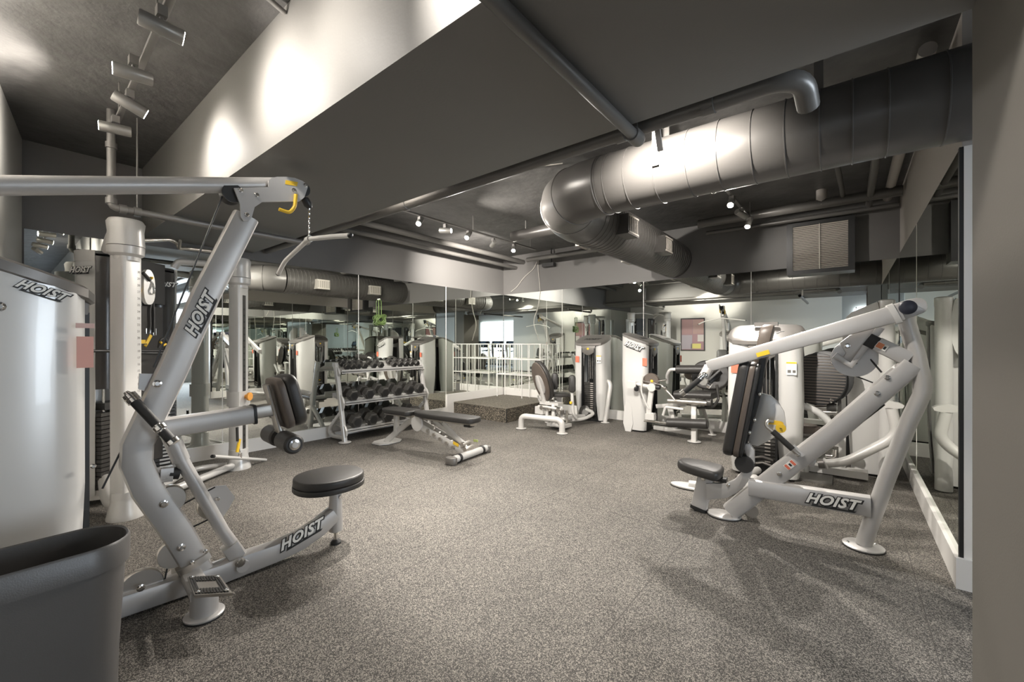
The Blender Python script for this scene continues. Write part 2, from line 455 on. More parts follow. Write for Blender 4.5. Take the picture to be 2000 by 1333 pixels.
# ================================================================== CEILING SERVICES
# big round duct
path = fillet([Vector((4.5, 3.39, 2.78)), Vector((-2.28, 3.39, 2.78)), Vector((-2.28, YB + .004, 2.78))], .62, 6)
t = thing('round_duct', (-1.0, 3.39, 2.53), 'big dark round metal duct bending above the room', 'duct')
n0 = next(i for i, p in enumerate(path) if p.y > 3.40)
RD1, RD2 = 0.247, 0.292
def sweep(pts, rads, seg=40):
    b = MB(); N = len(pts); rings = []
    for i in range(N):
        tt = (pts[min(i + 1, N - 1)] - pts[max(i - 1, 0)]).normalized()
        x = tt.cross(UP).normalized(); y = tt.cross(x)
        rings.append([pts[i] + x * (rads[i] * math.cos(2 * PI * j / seg)) + y * (rads[i] * math.sin(2 * PI * j / seg)) for j in range(seg)])
    return b.rings(rings, False)
sweep([Vector((4.5, 3.39, 2.78)), Vector((-1.675, 3.39, 2.78))], [RD1, RD1]).build('straight_run', DUCT, t, 40)
el = [p for p in path[1:-1]]
rad = [RD1 + (RD2 - RD1) * i / (len(el) - 1) for i in range(len(el))]
gores = 5
for g in range(gores - 1 + 0):
    pass
sweep(el, [q + .004 for q in rad]).build('elbow', DUCT, t, 25)
sweep([el[-1], path[-1]], [RD2, RD2]).build('branch_run', DUCT, t, 40)
def ringband(c, ax, r, wd=.012, h=.007):
    ax = ax.normalized(); b = MB()
    b.lathe([(r - .004, -wd), (r + h, -wd * .5), (r + h, wd * .5), (r - .004, wd)], c, ax, 40, False); return b
for x in (-1.66, -1.58, -1.40, -1.17, -.93, -.72, -.51, -.32, -.14, .02, .18, .42, .75, 1.1):
    ringband(Vector((x, 3.39, 2.78)), Vector((1, 0, 0)), RD1, .006, .005).build('duct_seam', DUCT, t, 30)
for i in (0, 2, 4, 6):
    if i < len(el) - 1:
        ringband(el[i], el[i + 1] - el[max(i - 1, 0)], rad[i] + .004, .008, .005).build('duct_seam', DUCT, t, 30)
yy = 4.08
while yy < 7.1:
    ringband(Vector((-2.28, yy, 2.78)), Vector((0, 1, 0)), RD2, .004, .004).build('duct_seam', DUCT, t, 30); yy += .085
# outlets on both sides of the branch run
for yv, sg in ((4.55, 1), (5.75, 1), (4.75, -1), (6.1, -1)):
    b = MB().box((-2.28 + sg * .31, yv, 2.72), (.16, .30, .22)); ob = b.build('outlet_box', DUCT if sg > 0 else mat('outlet_paint', (.30, .28, .25), .5), t, 0)
    fx = -2.28 + sg * .392
    for k in range(5):
        MB().box((fx, yv - .10 + k * .05, 2.72), (.008, .012, .15)).build('louvre', GRILLE, ob, 0)
    MB().box((fx, yv, 2.72 + .09), (.012, .27, .02)).build('louvre_frame', GRILLE, ob, 0)
    MB().box((fx, yv, 2.72 - .09), (.012, .27, .02)).build('louvre_frame', GRILLE, ob, 0)
for x in (-1.13, -.15):
    MB().box((x, 3.39 - .02, 3.155), (.05, .02, .27)).build('hanger_strap', PIPE, t, 0)
MB().box((-1.13, 3.13, 2.94), (.05, .006, .42)).build('hanger_strap', GREIGE, t, 0)

def pipe(name, pts, r, label, fil=.1, m=None, cat='pipe', parts=None, seg=14):
    t = thing(name, Vector(pts[0]), label, cat)
    MB().tube(pts, r, seg, fil).build('run', m or PIPE, t, 50)
    return t
t = pipe('sprinkler_pipe', [(-.9, -.2, 2.515), (-.9, 2.24, 2.515)], .030, 'slim black pipe running under the soffit towards the big duct')
MB().lathe([(.038, -.05), (.042, -.02), (.042, .03), (.036, .05)], (-.9, 2.19, 2.515), Vector((0, 1, 0)), 14).build('coupling', PIPE, t, 40)
pz = 2.605
t = pipe('drain_pipe', [(-5.9, 2.27, pz), (-.25, 2.27, pz), (-.16, 2.33, pz - .01), (-.15, 2.46, pz - .07)], .047, 'thick dark pipe along the far edge of the soffit with an elbow by the duct', .09)
for x in (-1.02, -.93, -.55, -3.0):
    MB().lathe([(.046, -.03), (.054, -.028), (.054, .028), (.046, .03)], (x, 2.27, pz), Vector((1, 0, 0)), 16).build('coupling', PIPE, t, 40)
MB().box((-.84, 2.33, 2.66), (.03, .012, .36), 0, Vector((1, 0, 0)), Vector((0, .9, .43)), Vector((0, -.43, .9))).build('pipe_strap', GREIGE, t, 0)
t = pipe('wall_sprinkler_pipe', [(-4.67, .62, HC), (-4.67, .62, 2.50), (-4.67, 2.22, 2.50), (-4.67, 2.22, 3.0)], .029, 'grey pipe dropping from the near ceiling and passing under the soffit by the cable trainer', .05, RAIL)
for p, ax in (((-4.67, .62, 2.55), UP), ((-4.67, .69, 2.50), Vector((0, 1, 0))), ((-4.67, .62, 3.0), UP), ((-4.67, .78, 2.50), Vector((0, 1, 0)))):
    MB().lathe([(.029, -.025), (.037, -.023), (.037, .023), (.029, .025)], p, ax, 14).build('fitting', RAIL, t, 40)
MB().cyl((-4.67, .78, 2.50), (-4.67, .78, HC), .007, 8).build('hanger_rod', RAIL, t, 50)
pipe('overhead_pipe', [(-5.42, 2.2, 3.12), (-5.42, YB, 3.12)], .045, 'upper of the two pipes along the top of the left wall beyond the soffit')
pipe('overhead_pipe', [(-5.62, 2.2, 3.02), (-5.62, YB, 3.02)], .035, 'lower of the two pipes along the top of the left wall beyond the soffit')
pipe('overhead_pipe', [(-1.7, 6.45, 3.12), (.48, 6.45, 3.12)], .058, 'dark pipe running across behind the duct above the wall grille')
pipe('overhead_pipe', [(-1.7, 6.9, 3.08), (.48, 6.9, 3.08)], .03, 'thin black pipe just above the wall grille')
pipe('overhead_pipe', [(-5.0, 6.72, 3.05), (-2.6, 6.72, 3.05)], .045, 'pipe crossing near the ceiling in front of the back wall left of the duct')
pipe('overhead_pipe', [(-.26, 6.45, 3.1), (-.26, 6.45, HC)], .055, 'short vertical pipe rising into the ceiling above the wall grille', m=GREIGE)
pipe('duct_stub', [(-4.15, 5.2, 3.08), (-2.7, 5.2, 3.08)], .085, 'short wrapped duct reaching left from the big elbow', m=DUCT)
for x in (-3.9, -2.9): MB().cyl((x, 5.2, 3.15), (x, 5.2, HC), .01, 6).build('hanger_rod', RAIL, bpy.data.objects['duct_stub'], 50)
pipe('overhead_strut', [(-3.05, 2.12, 3.14), (-2.35, 3.3, 3.14)], .02, 'thin dark strut slanting between the soffit and the duct elbow')
pipe('overhead_strut', [(.20, 4.2, 3.12), (.20, 6.9, 3.12)], .035, 'dark strut beside the right wall above the mirror')
pipe('overhead_strut', [(.38, 3.6, 3.2), (.38, 7.0, 3.2)], .045, 'outermost dark strut against the top of the right wall', m=GREIGE)
pipe('overhead_strut', [(-.12, 4.2, 3.16), (-.05, 6.4, 3.16)], .025, 'inner slim strut under the ceiling right of the duct')
# conduit and ribbed hose on the near ceiling
pipe('ribbed_conduit', [(-2.75, .05, 3.27), (-2.35, .62, 3.27), (-2.45, 1.03, 3.24)], .014, 'ribbed grey conduit across the near ceiling', .2, RAIL, 'conduit')
pipe('loose_cable', [(-3.05, 2.13, 3.16), (-3.15, 3.0, 3.10), (-2.75, 3.4, 3.2), (-2.3, 3.7, 3.25)], .006, 'thin pale cable drooping left of the duct elbow', .3, WIRE, 'cable')
# duct louvre above the back mirror
gx0, gx1, gz0, gz1, gy = -.605, -.002, 2.395, 3.005, 7.0
t = thing('return_air_grille', (-.3, 7.05, 2.36), 'square louvred air grille in a black box above the back mirror', 'grille')
b = MB(); b.bx(gx0 - .07, gx0, gy, YB, gz0 - .05, gz1 + .05); b.bx(gx1, gx1 + .07, gy, YB, gz0 - .05, gz1 + .05)
b.bx(gx0, gx1, gy, YB, gz0 - .05, gz0); b.bx(gx0, gx1, gy, YB, gz1, gz1 + .05); b.build('frame', BLACK, t, 0)
MB().bx(gx0, gx1, gy + .09, gy + .1, gz0, gz1).build('backing', BLACK, t, 0)
N = 26
for i in range(N):
    z = gz0 + (i + .5) * (gz1 - gz0) / N
    o = MB().box(((gx0 + gx1) / 2, gy + .016, z), (gx1 - gx0, .020, .0035), 0, Vector((1, 0, 0)), Vector((0, .78, -.62)), Vector((0, .62, .78))).build('slat', GRILLE, t, 0)
MB().box(((gx0 + gx1) / 2, gy + .002, (gz0 + gz1) / 2), (.01, .012, gz1 - gz0)).build('mullion', GRILLE, t, 0)

# track lights -------------------------------------------------
def track(pts, label, rods):
    t = thing('light_track', Vector(pts[0]), label, 'track')
    d = (Vector(pts[1]) - Vector(pts[0])).normalized()
    MB().bar(pts, UP.cross(d), .035, .022, cr=.004).build('rail', RAIL, t, 30)
    for f in rods:
        p = Vector(pts[0]).lerp(Vector(pts[1]), f)
        MB().cyl(p, (p.x, p.y, HC), .006, 6).build('hanger_rod', RAIL, t, 50)
    return t
track([(-1.2, .50, 3.04), (-4.45, .60, 3.04)], 'long ceiling track over the lat machine in the near bay', (.1, .5, .9))
track([(-4.35, 2.9, 3.06), (-4.35, 6.1, 3.06)], 'ceiling track near the left mirror beyond the soffit', (.05, .5, .95))
track([(-1.03, 4.3, 3.06), (-1.03, 6.5, 3.06)], 'ceiling track right of the big duct', (.05, .95))
track([(-4.9, 2.45, 3.06), (-.8, 2.45, 3.06)], 'ceiling track tucked behind the soffit', (.1, .5, .9))
def track_light(pos, aim, label, power, angle=60, zr=3.04, L=.17, r=.036, lens=None, lit=True, rad=.03):
    pos = Vector(pos); a = (Vector(aim) - pos).normalized()
    t = thing('track_light', (pos.x, pos.y, pos.z), label, 'spotlight')
    p0, p1 = pos - a * (L * .5), pos + a * (L * .5)
    MB().lathe([(r * .9, 0), (r, .006), (r, L - .004), (r * .93, L)], p0, a, 18).build('lamp_body', LAMPB, t, 40)
    MB().lathe([(r * .86, -.001), (r * .86, .002)], p1, a, 18).build('lens', (lens or LENS) if lit else LABELW, t, 0)
    MB().cyl(pos, (pos.x, pos.y, zr - .04), .009, 8).build('stem', RAIL, t, 50)
    MB().box((pos.x, pos.y, zr - .046), (.05, .04, .05)).build('adapter', RAIL, t, 0)
    if power: spot_lamp(p1 + a * .02, p1 + a, power, angle, 1.0, rad, WARM, t)
    return t
NB = ' on the near bay track'
track_light((-2.585, .52, 2.92), (-2.45, 1.6, 2.78), 'rightmost spotlight' + NB + ', aimed at the soffit face', 62, 135)
track_light((-3.155, .51, 2.92), (-3.3, -.6, 2.88), 'second spotlight from the right' + NB + ', facing the camera side wall', 280, 130)
track_light((-3.60, .565, 2.93), (-3.55, 1.5, 2.55), 'third spotlight from the right' + NB + ', tilted down', 58, 125)
track_light((-4.09, .565, 2.93), (-4.3, -.6, 2.90), 'leftmost spotlight' + NB, 230, 130)
track_light((-1.45, .50, 2.93), (.335, 1.55, 2.45), 'spotlight of the near bay track just outside the picture', 130, 115)
track_light((-2.0, .50, 2.93), (-1.7, 1.6, 2.80), 'fifth spotlight of the near bay track, above the picture edge', 30, 140)
FB = ' on the track near the left mirror'
track_light((-4.35, 3.51, 2.98), (-2.6, .9, .6), 'nearest and brightest lamp' + FB, 300, 100, 3.06, lens=LENS_F)
track_light((-4.35, 3.95, 2.95), (-2.5, 4.9, 2.78), 'dark bodied lamp turned to the duct' + FB, 170, 100, 3.06, lens=LENS_F)
track_light((-4.35, 4.40, 2.98), (-3.2, 1.6, .3), 'middle glaring lamp' + FB, 300, 100, 3.06, lens=LENS_F)
track_light((-4.35, 4.95, 2.95), (-5.98, 5.9, 2.62), 'lamp turned to the far corner' + FB, 560, 100, 3.06, lens=LENS_F)
track_light((-4.35, 5.47, 2.98), (-2.9, 3.2, .2), 'farthest glaring lamp' + FB, 300, 100, 3.06, lens=LENS_F)
RB = ' on the track right of the big duct'
track_light((-1.02, 5.2, 2.98), (-1.0, 2.3, .3), 'upper glaring lamp' + RB, 280, 100, 3.06, lens=LENS_F)
track_light((-1.02, 6.25, 2.98), (-1.4, 4.1, .2), 'lower glaring lamp' + RB, 280, 100, 3.06, lens=LENS_F)
track_light((-1.02, 4.6, 2.98), (-2.0, 5.2, 2.6), 'lamp above the duct elbow' + RB, 90, 90, 3.06, lens=LENS_F)
track_light((-1.02, 5.75, 2.97), (-.3, 7.1, 2.55), 'added lamp between the two glaring ones, turned to the wall grille', 40, 80, 3.06, lens=LENS_F)  # lamp added only to brighten the grille slats
SB = ' behind the soffit'
track_light((-4.7, 2.45, 2.95), (-4.9, 6.5, .9), 'added leftmost lamp' + SB + ', turned to the dumbbells', 420, 110, 3.06, lens=LENS_F)  # unseen lamp, added to light the back left from the front
track_light((-2.95, 2.45, 2.95), (-2.85, 1.6, .1), 'second lamp from the left' + SB + ', tilted to the soffit', 420, 120, 3.06, lens=LENS_F, rad=.02)
track_light((-2.75, 2.45, 2.95), (-3.1, 6.8, .9), 'added third lamp from the left' + SB + ', turned to the back mirror', 520, 110, 3.06, lens=LENS_F)  # added out of sight so the back machines are lit from the front
track_light((-2.45, 2.45, 2.97), (-1.8, 3.4, 2.85), 'fourth lamp from the left' + SB + ', aimed at the duct', 24, 115, 3.06, lens=LENS_F)
track_light((-1.0, 2.45, 2.95), (-.9, 6.8, .9), 'added rightmost lamp' + SB + ', turned to the chest press', 480, 110, 3.06, lens=LENS_F)  # hidden extra lamp, put in to brighten the chest press tower and back right

# ================================================================== EQUIPMENT HELPERS
def bolt(p, n, parent, r=.014):
    MB().lathe([(r, 0), (r, .004), (r * .62, .006), (r * .5, .011)], p, n, 10).build('bolt', CHROME, parent, 40)
def foot_disc(p, r, parent, m=None, h=.016):
    p = Vector((p[0], p[1], 0))
    f = MB().lathe([(r, .006), (r, h * .7), (r * .86, h)], p, UP, 24).build('foot_plate', m or PALE, parent, 40)
    MB().lathe([(r * 1.02, 0), (r * 1.02, .008)], p, UP, 24).build('rubber_pad', RUBBER, f, 40)

def tower(root, cx, cy, rz, w=.58, d=.46, hb=1.555, hf=1.40, nplates=15, m=None, stickers=True, logo_side=0, gap=.115, pin=4):
    """weight stack tower: two curved shrouds, sloping cap, plates between; front faces local -y"""
    m = m or WHITE; c, s_ = math.cos(rz), math.sin(rz)
    X = Vector((c, s_, 0)); Y = Vector((-s_, c, 0)); O = Vector((cx, cy, 0))
    def T(x, y, z): return O + X * x + Y * y + UP * z
    htop = lambda y: hf + (hb - hf) * (y + d / 2) / d
    zs = [.03, .18, .45, .8, 1.1, 1.25]
    for sg in (-1, 1):
        rings = []
        for iz, z in enumerate(zs + [None]):
            zz = z if z is not None else hf - .045
            g = gap + .045 * max(0, (.55 - zz) / .55) ** 1.5 - .03 * max(0, (zz - .95) / .45)
            wo = w / 2 + .012 * math.sin(min(1, zz / 1.2) * PI)
            kz = 1 - .20 * max(0, (.80 - zz) / .80) ** 1.4; wo = w / 2 * (1 - .10 * max(0, (.7 - zz) / .7)) + .010 * math.sin(min(1, zz / 1.2) * PI)
            outer = [(a, b * kz) for a, b in [(g, -d / 2 + .045), (g + .05, -d / 2 + .02), (wo - .07, -d / 2 + .01), (wo - .02, -d / 2 + .04), (wo, -d / 2 + .10), (wo + .004, 0), (wo, d / 2 - .10), (wo - .03, d / 2 - .03), (wo - .09, d / 2), (g, d / 2)]]
            inner = [(a - (.014 if a > g + .03 else 0), b * .93) for a, b in reversed(outer)]
            ring = []
            for a, b in outer + inner:
                z3 = zz if z is not None else htop(b) - .045
                ring.append(T(sg * a, b, z3))
            rings.append(ring)
        MB().rings(rings).build('shroud', m, root, 50)
    # cap
    out = chaikin([(-w / 2 + .07, -d / 2 - .03), (w / 2 - .07, -d / 2 - .03), (w / 2 + .012, -d / 2 + .09), (w / 2 + .012, d / 2 - .08), (w / 2 - .08, d / 2 + .012), (-w / 2 + .08, d / 2 + .012), (-w / 2 - .012, d / 2 - .08), (-w / 2 - .012, -d / 2 + .09)], 1)
    b = MB(); rings = []
    for ins, dz in ((.012, -.055), (0, -.045), (0, -.008), (.012, 0), (.04, .006)):
        rings.append([T(x, y, htop(y) + dz) for x, y in inset(out, ins)])
    b.rings(rings); cap = b.build('cap', CAPG, root, 40)
    sl = (Y * d + UP * (hb - hf)).normalized(); nn = X.cross(sl).normalized()
    letters('HOIST', T(0, -.06, htop(-.06) + .008), X, sl, nn, .10, INK, 'cap_logo', cap, .38, .03)
    b = MB(); b.extrude([(-gap - .02, -.05), (gap + .02, -.05), (gap - .0, -.17), (.03, -.225), (-.03, -.225), (-gap, -.17)], T(0, -d / 2 + .0, hf), X, UP, -Y, -.02, .012, .006)
    lip = b.build('stack_head', CAPG, root, 40)
    b = MB(); b.extrude(ellipse(.022, .020, 12), T(0, -d / 2 - .013, hf - .11), X, UP, -Y, 0, .003); b.build('head_badge', YEL, lip, 30)
    MB().box(T(0, .06, .66), (2 * gap + .04, .02, 1.24), 0, X, Y, UP).build('back_panel', BLACK, root, 0)
    for sx in (-1, 1): MB().box(T(sx * (gap + .002), -d / 2 + .03, (hf + .02) / 2), (.016, .085, hf - .22), 0, X, Y, UP).build('stack_frame', BLACK, root, 0)
    for k_, z_ in enumerate((.20, .26)): MB().tube([T(-.09, -d / 2 + .0, z_ - .05), T(0, -d / 2 - .02, z_ - .02), T(.09, -d / 2 + .0, z_ - .05)], .012, 8).build('guard_tube', CAPG, root, 50)
    for sx in (-.05, .05): MB().cyl(T(sx, -.08, .12), T(sx, -.08, hf - .06), .012, 10).build('guide_rod', CHROME, root, 50)
    for sx in (-.018, .018): MB().cyl(T(sx, -.085, .75), T(sx, -.085, hf - .06), .006, 8).build('cable', STEEL, root, 50)
    ph = .036
    for i in range(nplates):
        MB().box(T(0, -.09, .17 + i * ph), (2 * gap - .02, .12, ph - .007), 0, X, Y, UP).build('weight_plate', CAST, root, 0)
    for i in range(nplates):
        if i % 1 == 0: MB().box(T(.035, -.151, .17 + i * ph), (.05, .003, .012), 0, X, Y, UP).build('plate_number', GRILLE, root, 0)
    MB().lathe([(.020, 0), (.022, .012), (.012, .025)], T(0, -.152, .17 + pin * ph), -Y, 12).build('selector_pin', YEL, root, 40)
    MB().box(T(0, 0, .075), (w * .72, d * .60, .15), 0, X, Y, UP).build('base', BLACK, root, 0)
    if stickers:
        z0 = hf - .30; xx = -w / 2 + .075
        MB().box(T(xx, -d / 2 - .002, z0), (.07, .006, .11), 0, X, Y, UP).build('warning_label', RED, root, 0)
        lab = MB().box(T(-xx - .01, -d / 2 - .002, z0 + .01), (.085, .006, .13), 0, X, Y, UP).build('instruction_label', LABELW, root, 0)
        MB().box(T(-xx - .01, -d / 2 - .006, z0 + .065), (.085, .004, .016), 0, X, Y, UP).build('label_band', YEL, lab, 0)
        MB().box(T(-xx - .028, -d / 2 - .006, z0 - .02), (.028, .004, .028), 0, X, Y, UP).build('label_mark', CAPG, lab, 0)
        MB().box(T(-xx + .012, -d / 2 - .006, z0 - .02), (.024, .004, .026), 0, X, Y, UP).build('label_mark', CAPG, lab, 0)
    if logo_side:
        sg = logo_side; n = X * sg; u = Y * sg
        sl = (Y * d + UP * (hb - hf)).normalized() * sg; up2 = n.cross(sl)
        logo(T(sg * (w / 2 + .008), -.0, htop(0) - .14), sl, up2, n, .30, root)
    return T

def pad(out, o, u, v, n, th, m, name, parent, bev=.02, seamline=True):
    return MB().extrude(out, o, u, v, n, -th / 2, th / 2, bev, 3).build(name, m, parent, 40)
def roller(p0, p1, r, parent, name='foam_roller', capm=None):
    p0, p1 = Vector(p0), Vector(p1); a = (p1 - p0); L = a.length; a.normalize()
    o = MB().lathe([(r * .8, 0), (r, .012), (r, L - .012), (r * .8, L)], p0, a, 22).build(name, VINYL, parent, 40)
    if capm:
        MB().lathe([(r * .55, 0), (r * .55, .006), (r * .2, .010)], p1, a, 16).build('end_cap', capm, o, 40)

# ================================================================== LAT PULLDOWN / LOW ROW (left foreground)
F = Frame((-2.86, .70), 85.0); P = F.P
t = LAT = thing('lat_pulldown_machine', (-2.86, .7, 0), 'silver lat pulldown machine in the left foreground with high arm and round black seat', 'gym machine', 'single')
del t['group']
N_ = F.n
# curved main upright
MB().bar([P(480, 424), P(403, 575), P(338, 722), P(300, 800), P(268, 868), P(266, 905), P(287, 955), P(348, 1042), P(377, 1092)], N_, .095, .135, cr=.03).build('main_upright', SILVER, t, 40)
ux = (P(408, 580, .05) - P(370, 655, .05)).normalized(); uy = N_.cross(ux).normalized()
logo(P(391, 616, .0495), ux, uy, N_, .25, t)
MB().bar([P(375, 1090), P(381, 1100)], N_, .13, .165, cr=.03).build('joint_flange', STEEL, t, 40)
MB().bar([P(380, 1098), P(400, 1128)], N_, .085, .12, cr=.03).build('lower_stub', SILVER, t, 40)
# base beam
pts = [P(652, 1003), P(622, 1030), P(585, 1055), P(535, 1078), P(480, 1098), P(430, 1118), P(368, 1137), P(232, 1182), P(150, 1210)]
MB().bar(pts, N_, .10, [.10, .115, .118, .12, .125, .12, .115, .115, .115], cr=.02).build('base_beam', SILVER, t, 40)
p = P(588, 1046, .053); ux = (P(625, 1024, .053) - P(560, 1062, .053)).normalized(); uy = N_.cross(ux).normalized()
if uy.z < 0: uy = -uy
logo(p, ux, uy, N_, .27, t)
# seat post, seat
MB().lathe([(.036, 0), (.044, .12), (.046, .30)], P(655, 952), P(656, 1042) - P(655, 952), 16).build('seat_post', SILVER, t, 40)
q = P(656, 1056)
MB().lathe([(.014, .02), (.014, .075)], (q.x, q.y, 0), UP, 10).build('leveller_stem', CHROME, t, 40)
MB().lathe([(.036, 0), (.036, .012), (.02, .028)], (q.x, q.y, 0), UP, 16).build('leveller_foot', RUBBER, t, 40)
MB().lathe([(.012, -.05), (.012, .05)], P(660, 968), N_, 10).build('adjust_pin', CHROME, t, 40)
sc = Vector((P(643, 935).x, P(643, 935).y, .455)); su = F.u; sv = N_
egg = [(a * (1.0 + .10 * b / .2), b) for a, b in ellipse(.225, .215, 30)]
egg = ellipse(.225, .20, 30, .9)
tilt = (su + UP * .0).normalized(); nn = tilt.cross(sv); nn = nn if nn.z > 0 else -nn
pad(egg, sc + nn * .012, tilt, sv, nn, .055, VINYL, 'seat', t, .014)
pad(ellipse(.229, .204, 30, .9), sc - nn * .030, tilt, sv, nn, .034, VINYL, 'seat_shell', t, .006)
# top gusset plates
out_px = [(456.5, 368), (468.5, 399), (470, 424), (475, 432), (484, 433), (491, 426), (497, 405), (512, 395), (584, 394), (594, 386), (600.6, 366), (599, 360), (590, 354), (575, 348), (560, 346), (540, 346), (530, 348), (524, 353), (524, 366)]
def plate_px(fr, px, off, th, name, m, parent, bev=0):
    o = fr.P(*px[0], off); A = []
    for a in px:
        r = fr.P(*a, off) - o; A.append((r.dot(fr.u), r.z))
    return MB().extrude(A, o, fr.u, UP, fr.n, -th / 2, th / 2, bev).build(name, m, parent, 30)
plate_px(F, out_px, .058, .012, 'top_gusset', SILVER, t)
plate_px(F, out_px, -.058, .012, 'top_gusset', SILVER, t)
# long top tube
tb = [P(-60, 366), P(0, 362.5), P(120, 362.5), P(440, 362), P(552, 361)]
MB().tube(tb, .044, 18).build('top_tube', SILVER, t, 50)
q0 = tb[0]
MB().tube([q0, q0 + (q0 - tb[1]).normalized() * .05, Vector((q0.x, q0.y - .06, 1.98)), Vector((q0.x - .005, q0.y - .06, 1.74))], .044, 16, .1).build('tube_drop', SILVER, t, 50)
MB().lathe([(.055, -.042), (.055, -.03), (.04, 0), (.055, .03), (.055, .042)], P(452, 380), N_, 22).build('top_pulley', BLACK, t, 40)
MB().lathe([(.05, -.04), (.05, -.028), (.036, 0), (.05, .028), (.05, .04)], P(586, 372), N_, 22).build('front_pulley', BLACK, t, 40)
for a in ((470, 372), (501, 381), (482, 420), (574, 372), (597, 362)): bolt(P(*a, .064), N_, t, .014)
plate_px(F, [(558, 352), (582, 356), (580, 364), (557, 360)], .065, .002, 'warning_label', YEL, t)
# yellow bar hooks
for off in (-.05, .075):
    h = [P(578, 378, off), P(577, 408, off), P(570, 416, off), P(546, 424 - 6, off)]
    MB().tube([P(577, 380, off), P(574, 408, off), P(568, 417, off), P(553, 412, off), P(546, 406, off)] if 0 else [P(578, 380, off), P(576, 404, off), P(566, 416, off), P(545, 409, off)], .011, 10, .02).build('bar_hook', YEL, t, 50)
# cables
MB().tube([P(434, 384), P(300, 718)], .0045, 6).build('cable', BLACK, t, 50)
MB().tube([P(296, 760), P(200, 955)], .0045, 6).build('cable', BLACK, t, 50)
MB().tube([P(322, 1132), P(333, 1080), P(338, 1055)], .0045, 6).build('cable', BLACK, t, 50)
MB().tube([P(345, 992), P(420, 952)], .0045, 6).build('cable', BLACK, t, 50)
MB().tube([P(370, 1033), P(412, 1013)], .0045, 6).build('cable', BLACK, t, 50)
# side pulley covers
plate_px(F, [(270, 760), (272, 730), (300, 731), (306, 726), (325, 724), (338, 732), (340, 760), (330, 775), (303, 773)], -.02, .03, 'pulley_cover', SILVER, t)
bolt(P(307, 750, .05), N_, t, .02)
MB().lathe([(.082, -.03), (.086, -.02), (.086, .02), (.082, .03)], P(418, 984, -.095), N_, 28).build('swivel_pulley', STEEL, t, 40)
plate_px(F, [(398, 968), (406, 956), (420, 950), (441, 948), (459, 972), (436, 1010), (412, 1016), (399, 1000)], -.065, .008, 'pulley_cover', SILVER, t)
bolt(P(425, 975, -.055), N_, t, .012)
MB().lathe([(.070, -.028), (.074, -.02), (.074, .02), (.070, .028)], P(330, 975), N_, 24).build('side_pulley', STEEL, t, 40)
MB().lathe([(.075, -.02), (.078, -.014), (.078, .014), (.075, .02)], P(341, 1080), N_, 24).build('side_pulley', STEEL, t, 40)
MB().lathe([(.088, -.018), (.091, -.012), (.091, .012), (.088, .018)], P(276, 1146), N_, 28).build('base_pulley', STEEL, t, 40)
bolt(P(275, 1149, .052), N_, t, .018)
for a in ((320, 985), (354, 1070)): bolt(P(*a, .05), N_, t, .02)
for a in ((375, 1100, .068), (401, 1078, .068)): bolt(P(*a), N_, t, .012)
# bumper
MB().bar([P(312, 928), P(337, 925)], N_, .06, .075, cr=.004).build('bumper_bracket', SILVER, t, 30)
MB().tube([P(330, 925), P(350, 925)], .032, 14).build('bumper', RUBBER, t, 50)
# row lever
MB().tube([P(472, 1088), P(436, 1040), P(352, 895)], .033, 16).build('lever_tube', SILVER, t, 50)
MB().tube([P(354, 900), P(333, 852)], .041, 16).build('lever_sleeve', SILVER, t, 50)
MB().bar([P(447, 1064), P(462, 1087)], N_, .085, .085, cr=.01).build('pivot_fork', SILVER, t, 30)
MB().lathe([(.034, -.07), (.034, .07)], P(469, 1099), N_, 20).build('pivot_bushing', SILVER, t, 40)
bolt(P(469, 1099, .07), N_, t, .028)
hA, hB = P(254, 775, .085), P(340, 866, .19)
hd = (hB - hA).normalized()
MB().tube([hA, hB], .017, 14).build('grip_bar', CHROME, t, 50)
MB().tube([hA.lerp(hB, .10), hA.lerp(hB, .60)], .023, 14).build('hand_grip', RUBBER, t, 50)
MB().tube([hA.lerp(hB, .74), hA.lerp(hB, .92)], .023, 14).build('hand_grip', RUBBER, t, 50)
for f in (0.0, .08, .67, .97): MB().lathe([(.020, -.014), (.030, -.01), (.030, .01), (.020, .014)], hA.lerp(hB, f), hd, 16).build('grip_collar', CHROME, t, 40)
MB().tube([hA.lerp(hB, .70), P(336, 866, .0)], .022, 12).build('grip_neck', CHROME, t, 50)
MB().lathe([(.012, 0), (.018, .012), (.010, .03)], hA, P(243, 764, .085) - hA, 12).build('end_knob', CHROME, t, 40)
# seat arm with pad and rollers
MB().bar([P(312, 838), P(494, 809.5)], N_, .095, .105, cr=.02).build('pad_arm', SILVER, t, 40)
MB().bar([P(492, 810), P(498, 809)], N_, .102, .116, cr=.02).build('arm_sleeve', BLACK, t, 40)
MB().bar([P(497, 806), P(530, 800)], N_, .07, .075, cr=.008).build('inner_tube', STEEL, t, 40)
MB().bar([P(519, 752), P(545, 845)], N_, .09, .02, cr=.004).build('pad_bracket', STEEL, t, 40)
pu = (P(522, 742) - P(549, 835)); pl = pu.length; pu.normalize(); pv = N_.cross(pu); 
if pv.dot(F.u) < 0: pv = -pv
pc = P(536.5, 790)
MB().extrude(rrect(.26, pl * 1.02, .06, 4), pc + pv * .012, N_, pu, pv, 0, .04, .006).build('pad_shell', VINYL_B, t, 40)
MB().extrude(rrect(.27, pl * 1.04, .07, 4), pc + pv * .054, N_, pu, pv, 0, .078, .025, 3).build('chest_pad', VINYL, t, 40)
r0 = P(549, 857)
MB().cyl(r0 - N_ * .25, r0 + N_ * .25, .018, 12).build('roller_axle', STEEL, t, 50)
roller(r0 - N_ * .04 + Vector((0, 0, .0)), r0 - N_ * .235, .058, t)
roller(r0 + N_ * .04, r0 + N_ * .235, .058, t, capm=CHROME)
